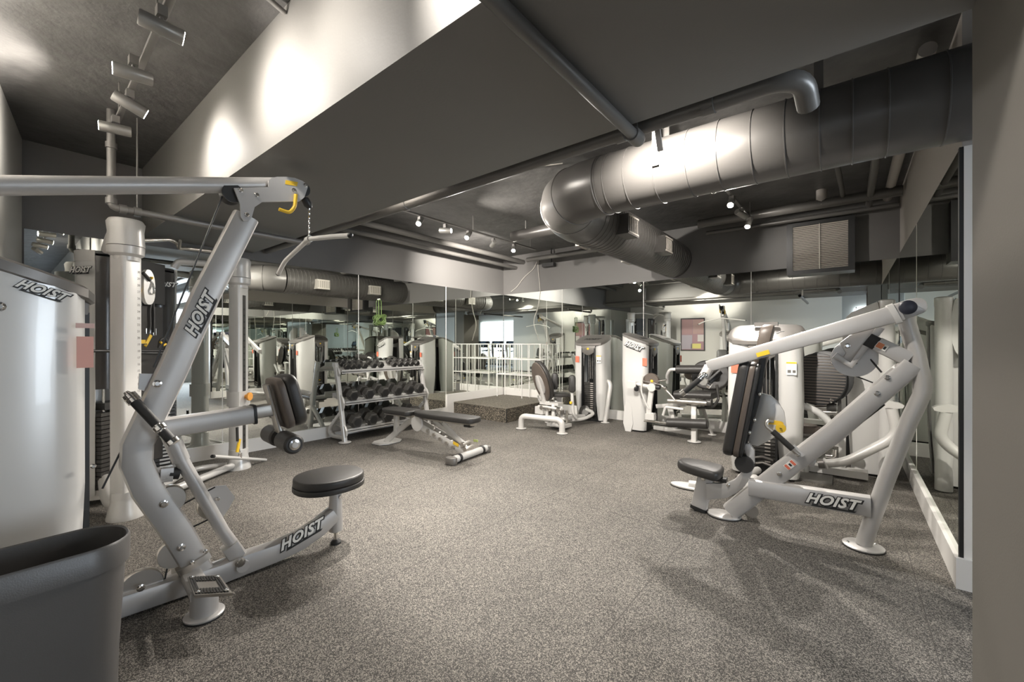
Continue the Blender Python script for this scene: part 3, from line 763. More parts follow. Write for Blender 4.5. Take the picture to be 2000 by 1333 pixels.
# foot post and step plate on both sides
for sg in (1, -1):
    fx = Vector((-2.86, .70, 0)) + N_ * (.285 * sg) + F.u * .015
    MB().lathe([(.062, .012), (.060, .10), (.058, .15)], fx, UP, 20).build('foot_post', SILVER, t, 40)
    foot_disc(fx, .088, t, SILVER, .02)
    c = Vector((-2.86, .70, .155)) + N_ * (.245 * sg); 
    un = N_; vn = (F.u * .97 - UP * .0).normalized()
    if sg == 1:
        cs = [at_z(366, 1126.5, .165), at_z(429, 1124, .165), at_z(453.8, 1158.7, .165), at_z(379.5, 1163.6, .165)]
    else:
        M_ = lambda p: p - N_ * (2 * (p - Vector((-2.86, .70, 0))).dot(N_))
        cs = [M_(p) for p in cs]
    b = MB(); b.rings([[p - UP * .014 for p in cs], cs]); sp = b.build('step_plate', STEEL, t, 0)
    e1 = cs[1] - cs[0]; e2 = cs[3] - cs[0]; e3 = cs[2] - cs[3]
    for i in range(11):
        f = (i + .8) / 12
        a = cs[0].lerp(cs[1], f); bb = cs[3].lerp(cs[2], f); dd = (cs[1] - cs[0]).normalized() * .0048
        segs = [(.06, .94)] if i in (0, 1, 9, 10) else [(.06, .30), (.70, .94)]
        for s0, s1 in segs:
            x0, x1 = a.lerp(bb, s0), a.lerp(bb, s1)
            MB().rings([[x0 - dd, x0 + dd, x1 + dd, x1 - dd], [p + UP * .004 for p in (x0 - dd, x0 + dd, x1 + dd, x1 - dd)]]).build('tread_rib', RUBBER, sp, 0)
    for f, g in ((.12, .12), (.88, .12), (.12, .88), (.88, .88)):
        bolt(cs[0].lerp(cs[1], f).lerp(cs[3].lerp(cs[2], f), g) + UP * .002, UP, sp, .010)
    MB().bar([Vector((-2.86, .70, .12)) + N_ * (.03 * sg), Vector((-2.86, .70, .12)) + N_ * (.30 * sg)], UP, .05, .09, cr=.01).build('step_bracket', SILVER, t, 30)
# weight tower at the far left
T = tower(t, -2.80, .065, PI + math.radians(-2), w=.62, d=.42, hb=1.79, hf=1.635, stickers=False, logo_side=0)
sl_ = (T(0, -.21, 1.635) - T(0, .21, 1.79)).normalized(); up_ = Vector((1, 0, 0)).cross(sl_); up_ = up_ if up_.z > 0 else -up_
logo(T(-.318, -.075, 1.605), sl_, up_, Vector((1, 0, 0)), .14, t)
q = T(-.302, -.195, 1.36)
MB().box(q + Vector((.018, .0, 0)), (.004, .05, .13)).build('warning_label', mat('pink_label', (.66, .34, .28), .5), t, 0)
MB().box(q + Vector((.020, .0, .11)), (.004, .055, .02)).build('warning_label', mat('pink_label_b', (.60, .40, .36), .5), t, 0)
bolt(T(-.318, .03, 1.535), Vector((1, 0, 0)), t, .018)
bolt(T(-.315, -.22, .88), Vector((1, 0, 0)), t, .010)

# lat bar hanging on its chain: carried by the machine but a thing of its own
tip = P(600, 396)
t = thing('lat_bar', tip, 'long bent pulldown bar hanging from a chain at the tip of the lat machine arm', 'bar')
MB().lathe([(.010, 0), (.026, .01), (.028, .05), (.014, .075)], P(594, 386), P(604, 404) - P(594, 386), 14).build('cable_stop', BLACK, t, 40)
bc = P(603, 468)
def link(p, q, par, r=.0042, wd=.011):
    p, q = Vector(p), Vector(q); a = (q - p).normalized(); s = a.cross(Vector((.3, .8, .1))).normalized(); L = (q - p).length
    pts = [p + s * wd * math.cos(k * PI / 6) + a * (L / 2 + (L / 2) * math.sin(k * PI / 6) * 1.15) for k in range(13)]
    MB().tube(pts, r, 6).build('chain_link', CHROME, par, 50)
nl = 7
for i in range(nl): link(P(604, 404).lerp(bc, i / nl), P(604, 404).lerp(bc, (i + 1) / nl), t)
B0 = bc + UP * .0
bd = N_
MB().tube([B0 - bd * .60 - UP * .16, B0 - bd * .46 - UP * .085, B0 - bd * .02, B0 + bd * .02, B0 + bd * .40 - UP * .05, B0 + bd * .60 - UP * .14 + UP * .06], .0155, 12, .06).build('bent_bar', PALE, t, 50)
MB().tube([B0 - bd * .03, B0 + bd * .03], .021, 12).build('centre_collar', PALE, t, 50)
MB().ball(B0 + bd * .605 - UP * .08, .017).build('end_cap', BLACK, t, 50)
MB().ball(B0 - bd * .605 - UP * .16, .017).build('end_cap', BLACK, t, 50)

# ================================================================== WASTE BIN
t = thing('waste_bin', (-1.98, .0, 0), 'slim dark grey waste bin in the bottom left corner', 'bin')
ob = Vector((-1.965, .02, 0)); EX, EY = Vector((1, 0, 0)), Vector((0, 1, 0))
def shell(levels, name, m, par):
    b = MB(); b.rings([[ob + EX * x + EY * y + UP * z for x, y in rrect(wx, wy, min(wx, wy) * .46, 8)] for wx, wy, z in levels], caps=False)
    return b.build(name, m, par, 40)
lv = [(.20, .50, .004), (.215, .53, .60), (.225, .545, .665), (.255, .575, .668), (.255, .575, .742), (.245, .565, .750), (.235, .555, .746), (.228, .548, .64), (.19, .48, .02), (.02, .05, .02)]
shell(lv, 'bin_body', BINM, t)
MB().extrude([(x, y) for x, y in rrect(.19, .49, .08, 6)], ob, EX, EY, UP, .0, .012).build('bin_floor', BINM, t, 0)
MB().box(ob + Vector((.1285, -.10, .715)), (.003, .16, .03)).build('rim_label', LABELW, t, 0)

# ================================================================== FUNCTIONAL TRAINER (cable columns behind the lat machine)
A0, B0_ = Vector((-4.525, .687, 0)), Vector((-5.298, 1.738, 0))
t = thing('cable_trainer', (-5.1, .95, 0), 'two column cable trainer with weight towers in front of the left mirror', 'gym machine')
ab = (B0_ - A0).normalized(); fr = Vector((ab.y, -ab.x, 0))        # fr: towards the room
if fr.x < 0: fr = -fr
def column(o, ztop, par, numbers, slot):
    MB().lathe([(.120, 0), (.120, .012), (.112, .05), (.095, .13), (.092, .16)], o, UP, 28).build('column_base', PALE, par, 30)
    MB().lathe([(.096, .16), (.093, .215), (.086, .22)], o, UP, 28).build('base_collar', PALE, par, 30)
    c = MB(); c.extrude(rrect(.165, .125, .022, 3), o, ab, fr, UP, .2, ztop - .30); c.build('column', PALE, par, 40)
    MB().lathe([(.085, ztop - .33), (.088, ztop - .30), (.115, ztop - .28), (.118, ztop - .22)], o, UP, 26).build('head_collar', PALE, par, 30)
    MB().lathe([(.119, ztop - .215), (.112, ztop - .10), (.120, ztop - .03), (.105, ztop - .004), (.05, ztop)], o, UP, 26).build('column_head', PALE, par, 45)
    return par
column(A0, 2.385, t, True, False)
column(B0_, 2.335, t, False, True)
# height numbers up the near column, on the face the photo shows
vdir = (EYE - A0); vdir.z = 0; 
nf = fr
for i in range(30):
    z = .42 + i * .0535
    letters(str(i + 1), A0 + nf * .0632 + ab * .045 + UP * z, ab, UP, nf, .026, CAPG, 'height_number', t)
# far column: dark slot with holes, carriage with orange knob
MB().box(B0_ + fr * .0632 + UP * 1.05, (.045, .006, 1.75), 0, ab, fr, UP).build('adjustment_slot', CAST, t, 0)
for i in range(22): MB().cyl(B0_ + fr * .066 + UP * (.3 + i * .07), B0_ + fr * .0685 + UP * (.3 + i * .07), .011, 8).build('slot_hole', BLACK, t, 50)
MB().extrude(rrect(.20, .16, .03, 2), B0_, ab, fr, UP, .70, .86).build('pulley_carriage', PALE, t, 40)
k = MB().lathe([(.02, 0), (.02, .03), (.045, .035), (.045, .055)], B0_ + fr * .08 + UP * .80, fr, 14).build('carriage_knob', ORANGE, t, 40)
MB().lathe([(.03, .86), (.055, .875), (.055, .90)], B0_, UP, 14).build('carriage_cap', ORANGE, t, 40)
pb = A0 + ab * .16 + fr * .03
MB().extrude(chaikin([(-.05, 0), (.05, 0), (.06, .2), (.02, .30), (-.05, .28)], 2), pb + UP * 1.72, ab, UP, fr, -.015, .015).build('pulley_bracket', PALE, t, 40)
# weight towers of the trainer
for o, top, lg in ((Vector((-5.13, .62, 0)), 2.18, True), (Vector((-5.58, 1.08, 0)), 2.16, True)):
    R = .165
    fa = math.atan2(-(o.y + .2), -o.x + .4) if lg else 0
    fa = math.atan2(EYE.y - o.y, EYE.x - o.x) + (.75 if o.y < .9 else .25)       # direction the dark cover faces
    def arc(a0, a1, r, n=14): return [(r * math.cos(a0 + (a1 - a0) * i / n), r * math.sin(a0 + (a1 - a0) * i / n)) for i in range(n + 1)]
    def arcshell(a0, a1, r, z0, z1, name, m):
        pts = arc(a0, a1, r) + list(reversed(arc(a0, a1, r - .012)))
        return MB().extrude(pts, o, Vector((1, 0, 0)), Vector((0, 1, 0)), UP, z0, z1).build(name, m, t, 40)
    arcshell(fa + 1.0, fa + 2 * PI - 1.0, R, .10, top, 'stack_shroud', WHITE)
    arcshell(fa - 1.0, fa + 1.0, R - .008, 1.0, top - .04, 'dark_cover', TINT)
    arcshell(fa + 1.0, fa + 2 * PI - 1.0, R + .006, top - .09, top + .002, 'shroud_band', PALE)
    MB().lathe([(R - .02, top - .02), (R - .02, top + .004)], o, UP, 28).build('tower_cap', BLACK, t, 40)
    MB().lathe([(R - .01, .06), (R - .01, .14)], o, UP, 28).build('tower_base', PALE, t, 40)
    dF = Vector((math.cos(fa), math.sin(fa), 0)); dS = Vector((-math.sin(fa), math.cos(fa), 0))
    for i in range(18):
        pl_ = MB().box(o + dF * .06 + UP * (.17 + i * .036), (.15, .26, .029), 0, dF, dS, UP).build('weight_plate', CAST, t, 0)
        MB().box(o + dF * .1365 - dS * .035 * -1 + UP * (.17 + i * .036), (.004, .085, .018), 0, dF, dS, UP).build('plate_number', LABELW, t, 0)
    MB().box(o + dF * .06 + UP * .85, (.15, .20, .06), 0, dF, dS, UP).build('stack_head', BLACK, t, 0)
    for sx in (-.06, .06): MB().cyl(o + dF * .08 + dS * sx + UP * .8, o + dF * .08 + dS * sx + UP * (top - .1), .01, 8).build('guide_rod', CHROME, t, 50)
    MB().lathe([(.026, 0), (.028, .012), (.016, .022)], o + dF * .142 + UP * .70, dF, 14).build('selector_pin', YEL, t, 40)
    MB().lathe([(.01, 0), (.01, .03)], o + dF * .14 + UP * .85, dF, 8).build('stack_pin', CHROME, t, 40)
    la = fa + (1.0 + .62) * (-1 if o.y < .9 else -1)
    la = fa - 1.65 if o.y < .9 else fa + .1
    dn = Vector((math.cos(la), math.sin(la), 0)); dt = Vector((-math.sin(la), math.cos(la), 0))
    logo(o + dn * (R + .004) + UP * (top - .17), dt, UP, dn, .20, t)
# black panel between towers
MB().box(Vector((-5.30, .98, 1.98)), (.30, .03, .40), 0, ab, fr, UP).build('centre_panel', BLACK, t, 0)
MB().box(Vector((-5.30, .98, 1.0)), (.26, .02, 1.5), 0, ab, fr, UP).build('centre_back', TINT, t, 0)
# arms, bars and feet
tA, tB = Vector((-5.13, .62, 0)), Vector((-5.58, 1.08, 0))
MB().tube([A0 + UP * 2.33, A0.lerp(tA, .35) + UP * 2.36, A0.lerp(tA, .62) + UP * 2.30, A0.lerp(tA, .80) + UP * 2.19], .036, 14, .15).build('top_arm', PALE, t, 50)
MB().tube([B0_ + UP * 2.255, tB.lerp(B0_, .25) + UP * 2.255, tB.lerp(B0_, .2) + UP * 2.18], .034, 14, .05).build('top_arm', PALE, t, 50)
FT = Frame((A0.x, A0.y), math.degrees(math.atan2(ab.y, ab.x)))
P = FT.P
MB().tube([P(262, 470), P(333, 468), P(346, 476), P(350, 486), P(360, 485), P(412, 491), P(462, 510)], .017, 12, .04).build('pull_up_bar', STEEL, t, 50)
MB().tube([P(352, 470, .1), P(350, 486)], .012, 8).build('bar_stub', STEEL, t, 50)
MB().tube([A0 + UP * .07, A0.lerp(tA, .4) + UP * .10 - ab * .05, A0.lerp(tA, .75) + UP * .22], .06, 14, .2).build('foot_tube', PALE, t, 50)
MB().tube([B0_ + UP * .05, B0_.lerp(tB, .6) + UP * .05, B0_.lerp(A0, .62) + UP * .05 - fr * .18], .03, 12, .2).build('foot_tube', PALE, t, 50)
MB().tube([B0_ + UP * .055, B0_.lerp(A0, .78) + UP * .055 - fr * .02], .035, 12).build('base_tube', PALE, t, 50)
rk = Vector((-5.25, .86, 1.30))
MB().tube([P(180, 686, -.3), P(330, 686, -.3)], .012, 10).build('accessory_rail', BLACK, t, 50)
MB().tube([P(268, 690, -.22), P(326, 691, -.22)], .014, 10).build('accessory_rail', BLACK, t, 50)
# things hanging on the trainer
q0 = P(292, 535, .05)
t2 = thing('pull_grip', q0, 'black rubber grip with a steel carabiner hanging from the near column of the cable trainer', 'grip')
MB().tube([P(279, 533, .05), P(293, 548, .05)], .014, 10).build('grip', RUBBER, t2, 50)
MB().tube([P(293, 548, .05), P(298, 552, .05), P(292, 568, .05), P(294, 575, .05), P(301, 575, .05), P(303, 568, .05), P(298, 552, .05)], .005, 8, .02).build('carabiner', CHROME, t2, 50)
MB().lathe([(.006, 0), (.012, .01), (.012, .02)], P(296, 546, .05), UP, 8).build('brass_swivel', YEL, t2, 40)
t2 = thing('ankle_strap', P(297, 600, .0), 'black webbing strap hanging on the cable trainer below the carabiner', 'strap')
MB().bar([P(297, 580), P(291, 605), P(292, 640), P(288, 652)], FT.n, .03, .016, .03).build('webbing', RUBBER, t2, 40)
MB().bar([P(297, 580), P(299, 610), P(299, 650)], FT.n, .03, .016, .03).build('webbing', RUBBER, t2, 40)
MB().tube([P(286, 642), P(294, 642), P(294, 652), P(286, 652), P(286, 642)], .004, 6).build('buckle', CHROME, t2, 50)
MB().tube([P(300, 642), P(305, 642), P(305, 655), P(300, 655), P(300, 642)], .004, 6).build('buckle', CHROME, t2, 50)
t2 = thing('yellow_strap', P(290, 665, -.2), 'yellow pull strap on the black accessory rail of the cable trainer', 'strap')
MB().bar([P(295, 655, -.2), P(288, 668, -.2), P(283, 677, -.2)], FT.n, .01, .03).build('webbing', YEL, t2, 40)
t2 = thing('yellow_box_grip', P(272, 668, -.2), 'small yellow block lying on the accessory rail', 'grip')
MB().box(P(272, 668, -.2), (.07, .05, .035), 0, ab, fr, UP).build('block', YEL, t2, 0)
MB().box(P(272, 668, -.2) - UP * .02, (.09, .06, .008), 0, ab, fr, UP).build('tray', RUBBER, t2, 0)
t2 = thing('resistance_loop', P(318, 672, -.1), 'black and yellow looped strap at the right end of the accessory rail', 'strap')
MB().tube([P(310, 680, -.1), P(312, 664, -.1), P(322, 660, -.1), P(327, 670, -.1), P(322, 684, -.1)], .010, 8, .05).build('loop', RUBBER, t2, 50)
MB().tube([P(313, 668, -.08), P(320, 675, -.08), P(324, 672, -.08)], .009, 8).build('yellow_band', YEL, t2, 50)
t2 = thing('yellow_ring', P(270, 568, .02), 'yellow ring grip behind the near column of the cable trainer', 'grip')
MB().tube([P(266 + 8 * math.cos(a * PI / 7), 568 + 11 * math.sin(a * PI / 7), .02) for a in range(15)], .010, 8).build('ring', YEL, t2, 50)
MB().tube([P(266, 557, .02), P(268, 548, .02)], .006, 6).build('ring_hook', CHROME, t2, 50)
# bar on the low pulley of the far column
FB_ = Frame((B0_.x + fr.x * .12, B0_.y + fr.y * .12), math.degrees(math.atan2(ab.y, ab.x)))
t2 = thing('straight_bar', FB_.P(467, 896), 'short straight pale bar lying across the low pulley of the far column', 'bar')
MB().tube([FB_.P(418, 892), FB_.P(519, 899)], .0165, 12).build('bar', PALE, t2, 50)
MB().tube([FB_.P(414, 892), FB_.P(418, 892)], .0175, 12).build('end_cap', BLACK, t2, 50)
MB().cyl(FB_.P(469, 895), FB_.P(469, 885), .018, 10).build('swivel', CHROME, t2, 50)
MB().tube([FB_.P(469, 884), FB_.P(466, 875), FB_.P(463, 835)], .006, 8).build('clip', CHROME, t2, 50)
MB().bar([FB_.P(463, 835), FB_.P(464, 862)], FB_.n, .02, .03).build('black_strap', RUBBER, t2, 40)
MB().bar([FB_.P(468, 858), FB_.P(463, 884)], FB_.n, .025, .035).build('yellow_strap', YEL, t2, 40)

# ================================================================== DUMBBELL RACK
RX = Vector((1, 0, 0)); RY = Vector((0, 1, 0))
ry0, ry1 = 3.10, 4.60
t = thing('dumbbell_rack', (-5.6, 3.85, 0), 'three tier silver dumbbell rack against the left mirror', 'rack')
for y in (ry0, ry1):
    MB().bar([(-5.47, y, .01), (-5.60, y, .62), (-5.72, y, 1.10)], RY, .055, .065, .3).build('upright', PALE, t, 40)
    foot_disc((-5.47, y), .085, t, PALE, .018)
    MB().bar([(-5.56, y, .42), (-5.86, y, .17), (-5.88, y, .10), (-5.80, y, .055), (-5.50, y, .07)], RY, .05, .055, .1).build('rear_leg', PALE, t, 40)
    b = MB(); b.extrude(chaikin([(-5.75, 1.13), (-5.58, .97), (-5.66, .90), (-5.78, 1.02)], 1), Vector((0, y, 0)), RX, UP, RY, -.012, .012); b.build('side_plate', PALE, t, 30)
    b = MB(); b.extrude(chaikin([(-5.62, .70), (-5.48, .58), (-5.50, .46), (-5.60, .40)], 1), Vector((0, y, 0)), RX, UP, RY, -.012, .012); b.build('side_plate', PALE, t, 30)
    b = MB(); b.extrude(chaikin([(-5.56, .30), (-5.42, .20), (-5.42, .08), (-5.54, .06)], 1), Vector((0, y, 0)), RX, UP, RY, -.012, .012); b.build('side_plate', PALE, t, 30)
shelves = [(-5.60, .985, .27), (-5.50, .545, .36), (-5.45, .165, .40)]
for xf, z, dp in shelves:
    lip = .035
    MB().bx(xf - .012, xf, ry0 + .03, ry1 - .03, z - .03, z + .025).build('shelf_lip', PALE, t, 0)
    b = MB(); b.rings([[Vector((xf, y, z - .012)), Vector((xf, y, z - .002)), Vector((xf - dp, y, z + .075)), Vector((xf - dp, y, z + .065))] for y in (ry0 + .03, ry1 - .03)])
    b.build('shelf', PALE, t, 0)
    MB().bx(xf - dp - .01, xf - dp, ry0 + .03, ry1 - .03, z + .05, z + .12).build('shelf_back', PALE, t, 0)
MB().box((-5.86, 3.85, .07), (.06, 1.4, .05)).build('rear_beam', PALE, t, 0)

def dumbbell_proto(R, L, hl):
    r = thing('hex_dumbbell', (0, 0, 0), 'x', 'dumbbell', 'hex dumbbells on the rack')
    for s in (-1, 1):
        c = Vector((0, s * (L / 2 - hl / 2), 0)); b = MB()
        prof = [(R * .82, -hl / 2), (R, -hl / 2 + .012), (R, hl / 2 - .012), (R * .82, hl / 2)]
        b.lathe(prof, c, Vector((0, 1, 0)), 6); b.build('head', RUBBER if 0 else CAST, r, 20)
        f = MB().lathe([(R * .55, 0), (R * .55, .003)], c + Vector((0, s * hl / 2, 0)), Vector((0, s, 0)), 16).build('face_disc', BLACK, r, 30)
    MB().lathe([(.013, -L / 2 + hl), (.017, 0), (.013, L / 2 - hl)], (0, 0, 0), Vector((0, 1, 0)), 10).build('handle', CHROME, r, 50)
    return r
def dup(root, loc, rz, label, tilt=0):
    r = root.copy(); COL.objects.link(r); r.location = loc; r.rotation_euler = (tilt, 0, rz); r['label'] = label
    for ch in list(root.children):
        c = ch.copy(); COL.objects.link(c); c.parent = r
        for g in ch.children:
            d = g.copy(); COL.objects.link(d); d.parent = c
    return r
ORD = ['first', 'second', 'third', 'fourth', 'fifth', 'sixth', 'seventh', 'eighth', 'ninth', 'tenth', 'eleventh', 'twelfth']
specs = {'top': (.050, .21, .07, 0), 'middle': (.083, .30, .11, 1), 'bottom': (.094, .33, .125, 2)}
ys = {'top': [3.22, 3.31, 3.40, 3.50, 3.66, 3.78, 4.02, 4.14, 4.25, 4.36, 4.47],
      'middle': [3.24, 3.50, 3.76, 4.00, 4.22, 4.43], 'bottom': [3.26, 3.52, 3.78, 4.04, 4.30]}
for k, (R, L, hl, si) in specs.items():
    xf, z, dp = shelves[si]; proto = None; sl = math.atan2(.077, dp)
    for i, y in enumerate(ys[k]):
        lab = '%s black hex dumbbell from the left on the %s tier of the rack' % (ORD[i], k)
        cx = xf - L / 2 + (.045 if k != 'top' else .01); cz = z + R * 1.0 + .012 + (L / 2) * math.sin(sl)
        if proto is None:
            proto = dumbbell_proto(R, L, hl)
            proto.location = (cx, y, cz); proto.rotation_euler = (sl, 0, PI / 2); proto['label'] = lab
        else:
            dup(proto, (cx, y, cz), PI / 2 + random.uniform(-.05, .05), lab, sl)
            
# ================================================================== ADJUSTABLE BENCH
FB2 = Frame((-4.2, 3.58), 6.0); L2 = FB2.L
t = thing('weight_bench', (-4.2, 3.58, 0), 'adjustable black padded weight bench beside the dumbbell rack', 'bench')
u, n = FB2.u, FB2.n
def bpad(a0, a1, z, wd, name, endw=None):
    c = L2((a0 + a1) / 2, z); ln = (a1 - a0) / 2; e = endw or wd
    out = chaikin([(-ln, -wd / 2), (ln - .12, -wd / 2), (ln, -e / 2), (ln, e / 2), (ln - .12, wd / 2), (-ln, wd / 2)], 2)
    pad(out, c, u, n, UP, .065, VINYL, name, t, .018)
bpad(-.88, -.30, .462, .28, 'seat_pad', .30)
bpad(-.28, .74, .466, .28, 'back_pad', .22)
MB().bar([L2(-.85, .415), L2(-.32, .412)], n, .10, .03, cr=.004).build('seat_rail', STEEL, t, 30)
MB().bar([L2(-.25, .412), L2(.70, .415)], n, .08, .035, cr=.004).build('back_rail', STEEL, t, 30)
MB().bar([L2(.56, .40), L2(.66, .40)], n, .08, .05, cr=.004).build('rail_end', BLACK, t, 30)
MB().bar([L2(-.86, .02), L2(-.38, .36), L2(-.22, .36)], n, .05, .075, .08).build('front_leg', PALE, t, 40)
MB().bar([L2(-.66, .16), L2(-.66, .42)], n, .06, .06, cr=.006).build('front_post', PALE, t, 40)
MB().extrude(chaikin([(-.16, -.2), (.14, -.2), (.14, .2), (-.16, .2)], 1), L2(-.84, 0), u, n, UP, .006, .02).build('front_foot', PALE, t, 40)
MB().extrude(chaikin([(-.165, -.205), (.145, -.205), (.145, .205), (-.165, .205)], 1), L2(-.84, 0), u, n, UP, 0, .007).build('front_foot_pad', RUBBER, t, 40)
for s in (-.055, .055):
    MB().bar([L2(-.32, .36, s), L2(.62, .07, s)], n, .012, .085, cr=.004).build('main_beam_side', PALE, t, 30)
MB().bar([L2(.05, .40), L2(.55, .15)], n, .05, .05, cr=.006).build('lift_strut', PALE, t, 30)
MB().bar([L2(.22, .39, .03), L2(.60, .12, .03)], n, .02, .055, cr=.004).build('ladder_plate', PALE, t, 30)
MB().lathe([(.095, -.075), (.10, -.07), (.10, -.058), (.09, -.055)], L2(-.20, .34), n * -1, 26).build('adjust_quadrant', PALE, t, 40)
for i in range(5):
    f = i / 4
    MB().lathe([(.024, -.085), (.024, .085)], L2(.0 + .42 * f, .27 - .155 * f), n, 12).build('ladder_pin', STEEL, t, 40)
MB().lathe([(.028, -.075), (.03, -.065), (.03, .065), (.028, .075)], L2(.56, .165), n, 14).build('hinge', STEEL, t, 40)
MB().lathe([(.03, -.08), (.032, -.07), (.032, .07), (.03, .08)], L2(.61, .115), n, 14).build('hinge', STEEL, t, 40)
MB().box(L2(.46, .16, .066), (.09, .004, .035), 0, (u * .95 - UP * .3).normalized(), n, (UP * .95 + u * .3).normalized()).build('yellow_sticker', YEL, t, 0)
MB().box(L2(.66, .20, -.07), (.07, .004, .03), 0, u, n, UP).build('green_sticker', mat('lime_sticker', (.62, .70, .25), .5), t, 0)
MB().cyl(L2(.64, .055, .31), L2(.64, .055, -.31), .042, 18).build('rear_crossbar', PALE, t, 50)
for s in (-1, 1):
    MB().lathe([(.046, 0), (.05, .01), (.05, .03), (.046, .04)], L2(.64, .055, .20 * s), n * s, 18).build('bar_collar', BLACK, t, 40)
    MB().extrude(chaikin([(-.10, -.05), (.05, -.05), (.05, .05), (-.10, .05)], 2), L2(.64, 0, .33 * s), u, n, UP, .0, .085, .015).build('rubber_foot', CAPG, t, 40)
MB().box(L2(.64 + .0, .062, .08) + n * .0, (.03, .09, .066), 0, u, n, UP).build('bar_label', LABELW, t, 0)

# ================================================================== HIP MACHINE (back, in front of the corner platform)
t = thing('hip_machine', (-3.75, 6.0, 0), 'silver hip machine with a big oval backrest beside the corner platform', 'gym machine')
T = tower(t, -3.60, 6.84, math.radians(4), w=.57, d=.44, hb=1.545, hf=1.40, pin=1)
# rear stabiliser arch
a0, a1 = Vector((-4.14, 5.40, 0)), Vector((-3.42, 5.49, 0))
MB().tube([a0 + UP * .012, a0 + UP * .21, a1 + UP * .21, a1 + UP * .012], .046, 16, .16, k=6).build('stabiliser_tube', PALE, t, 50)
foot_disc(a0, .085, t); foot_disc(a1, .085, t)
hx = Vector((.11, .99, 0)).normalized(); hn = Vector((hx.y, -hx.x, 0))
m0 = (a0 + a1) / 2 + UP * .20
MB().bar([m0, m0 + hx * .55 - UP * .06, Vector((-3.62, 6.55, .10))], hn, .08, .08, .1).build('spine_beam', PALE, t, 40)
sb = Vector((-3.90, 5.80, 0))
MB().box(sb + Vector((.22, .02, .06)), (.34, .22, .05)).build('floor_plate', PALE, t, 0)
for dx, dy, h in ((.02, -.04, .30), (.16, -.06, .38), (.26, .02, .34), (.10, .10, .42)):
    MB().lathe([(.034, .08), (.034, h), (.026, h + .015)], sb + Vector((dx, dy, 0)), UP, 14).build('pivot_post', PALE, t, 40)
MB().box(sb + Vector((.08, 0, .40)), (.36, .16, .045)).build('seat_carriage', PALE, t, 0)
MB().box(sb + Vector((-.08, -.06, .28)), (.16, .14, .12)).build('gear_housing', PALE, t, 0)
MB().lathe([(.07, -.03), (.075, 0), (.07, .03)], sb + Vector((.26, -.02, .28)), UP, 18).build('cam_disc', CAPG, t, 40)
MB().bar([sb + Vector((-.02, -.05, .40)), sb + Vector((-.04, -.08, .55))], hn, .08, .06, cr=.01).build('back_bracket', PALE, t, 30)
for dx, dy, z0_, z1_ in ((-.10, .12, .10, .42), (.34, .06, .10, .30), (.30, -.10, .08, .36)):
    MB().cyl(sb + Vector((dx, dy, z0_)), sb + Vector((dx, dy, z1_)), .022, 10).build('side_post', CHROME, t, 50)
MB().tube([sb + Vector((-.12, -.08, .34)), sb + Vector((.10, -.16, .36)), sb + Vector((.34, -.10, .33))], .02, 10, .08).build('cross_tube', PALE, t, 50)
MB().tube([sb + Vector((-.14, .0, .18)), sb + Vector((.38, -.06, .18))], .022, 10).build('cross_tube', PALE, t, 50)
for dx in (-.02, .12, .30): MB().lathe([(.03, -.02), (.04, 0), (.03, .02)], sb + Vector((dx, -.14, .33)), Vector((.3, -1, 0)), 12).build('pivot_cap', CHROME, t, 40)
MB().tube([sb + Vector((-.16, .06, .36)), sb + Vector((-.20, .02, .46)), sb + Vector((-.17, -.02, .52))], .016, 8, .04).build('side_handle', PALE, t, 50)
# seat and backrest: user faces the tower, backrest seen from behind
bn = (Vector((.36, .85, .30))).normalized(); bu = bn.cross(UP).normalized(); bv = bu.cross(bn).normalized() * -1
if bv.z < 0: bv = -bv
bc_ = at_y(1061, 744, 5.72)
pad(ellipse(.225, .345, 32), bc_, bu, bv, bn, .075, VINYL, 'backrest', t, .02)
MB().extrude(ellipse(.215, .335, 32), bc_ - bn * .055, bu, bv, bn, -.012, .014, .006).build('backrest_shell', VINYL_B, t, 40)
MB().extrude(chaikin([(-.12, -.20), (.12, -.20), (.10, .12), (-.10, .12)], 2), bc_ - bn * .075, bu, bv, bn, -.008, .008).build('back_plate', SILVER, t, 30)
MB().bar([bc_ - bn * .09 + bv * .12, bc_ - bn * .09 - bv * .36, sb + Vector((.04, -.02, .42))], bu, .06, .04, .05).build('backrest_strut', PALE, t, 40)
so = at_y(1092, 771, 5.98)
pad(chaikin([(-.17, -.16), (.14, -.19), (.20, 0), (.14, .19), (-.17, .16)], 2), so, Vector((.62, .72, 0)).normalized(), Vector((.72, -.62, 0)).normalized(), (UP + Vector((-.2, -.22, 0))).normalized(), .06, VINYL, 'seat', t, .02)
# thigh pads on arms
for px, py, yy_, th in ((1083.5, 745, 6.18, .07), (1117.5, 750, 6.02, .09)):
    c = at_y(px, py, yy_)
    nn_ = (EYE - c); nn_.z = 0; nn_.normalize(); uu_ = Vector((-nn_.y, nn_.x, 0))
    pad(rrect(.115, .29, .056, 5), c, uu_, UP, nn_, th, VINYL, 'thigh_pad', t, .02)
    MB().tube([c - UP * .12 - nn_ * .03, c - UP * .26 - nn_ * .02, Vector((c.x, c.y + .03, .22)), Vector((c.x + .02, c.y + .10, .14))], .028, 12, .06).build('pad_arm', PALE, t, 50)
for px, py, yy_ in ((1064, 777, 5.75), (1115, 787, 6.0)):
    c = at_y(px, py, yy_); MB().lathe([(.02, -.02), (.026, 0), (.02, .02)], c, UP, 10).build('adjust_knob', YEL, t, 40)
MB().tube([Vector((-3.62, 6.10, .10)), Vector((-3.50, 6.30, .10)), Vector((-3.40, 6.52, .18)), Vector((-3.60, 6.58, .22))], .03, 12, .1).build('cable_guide_tube', PALE, t, 50)
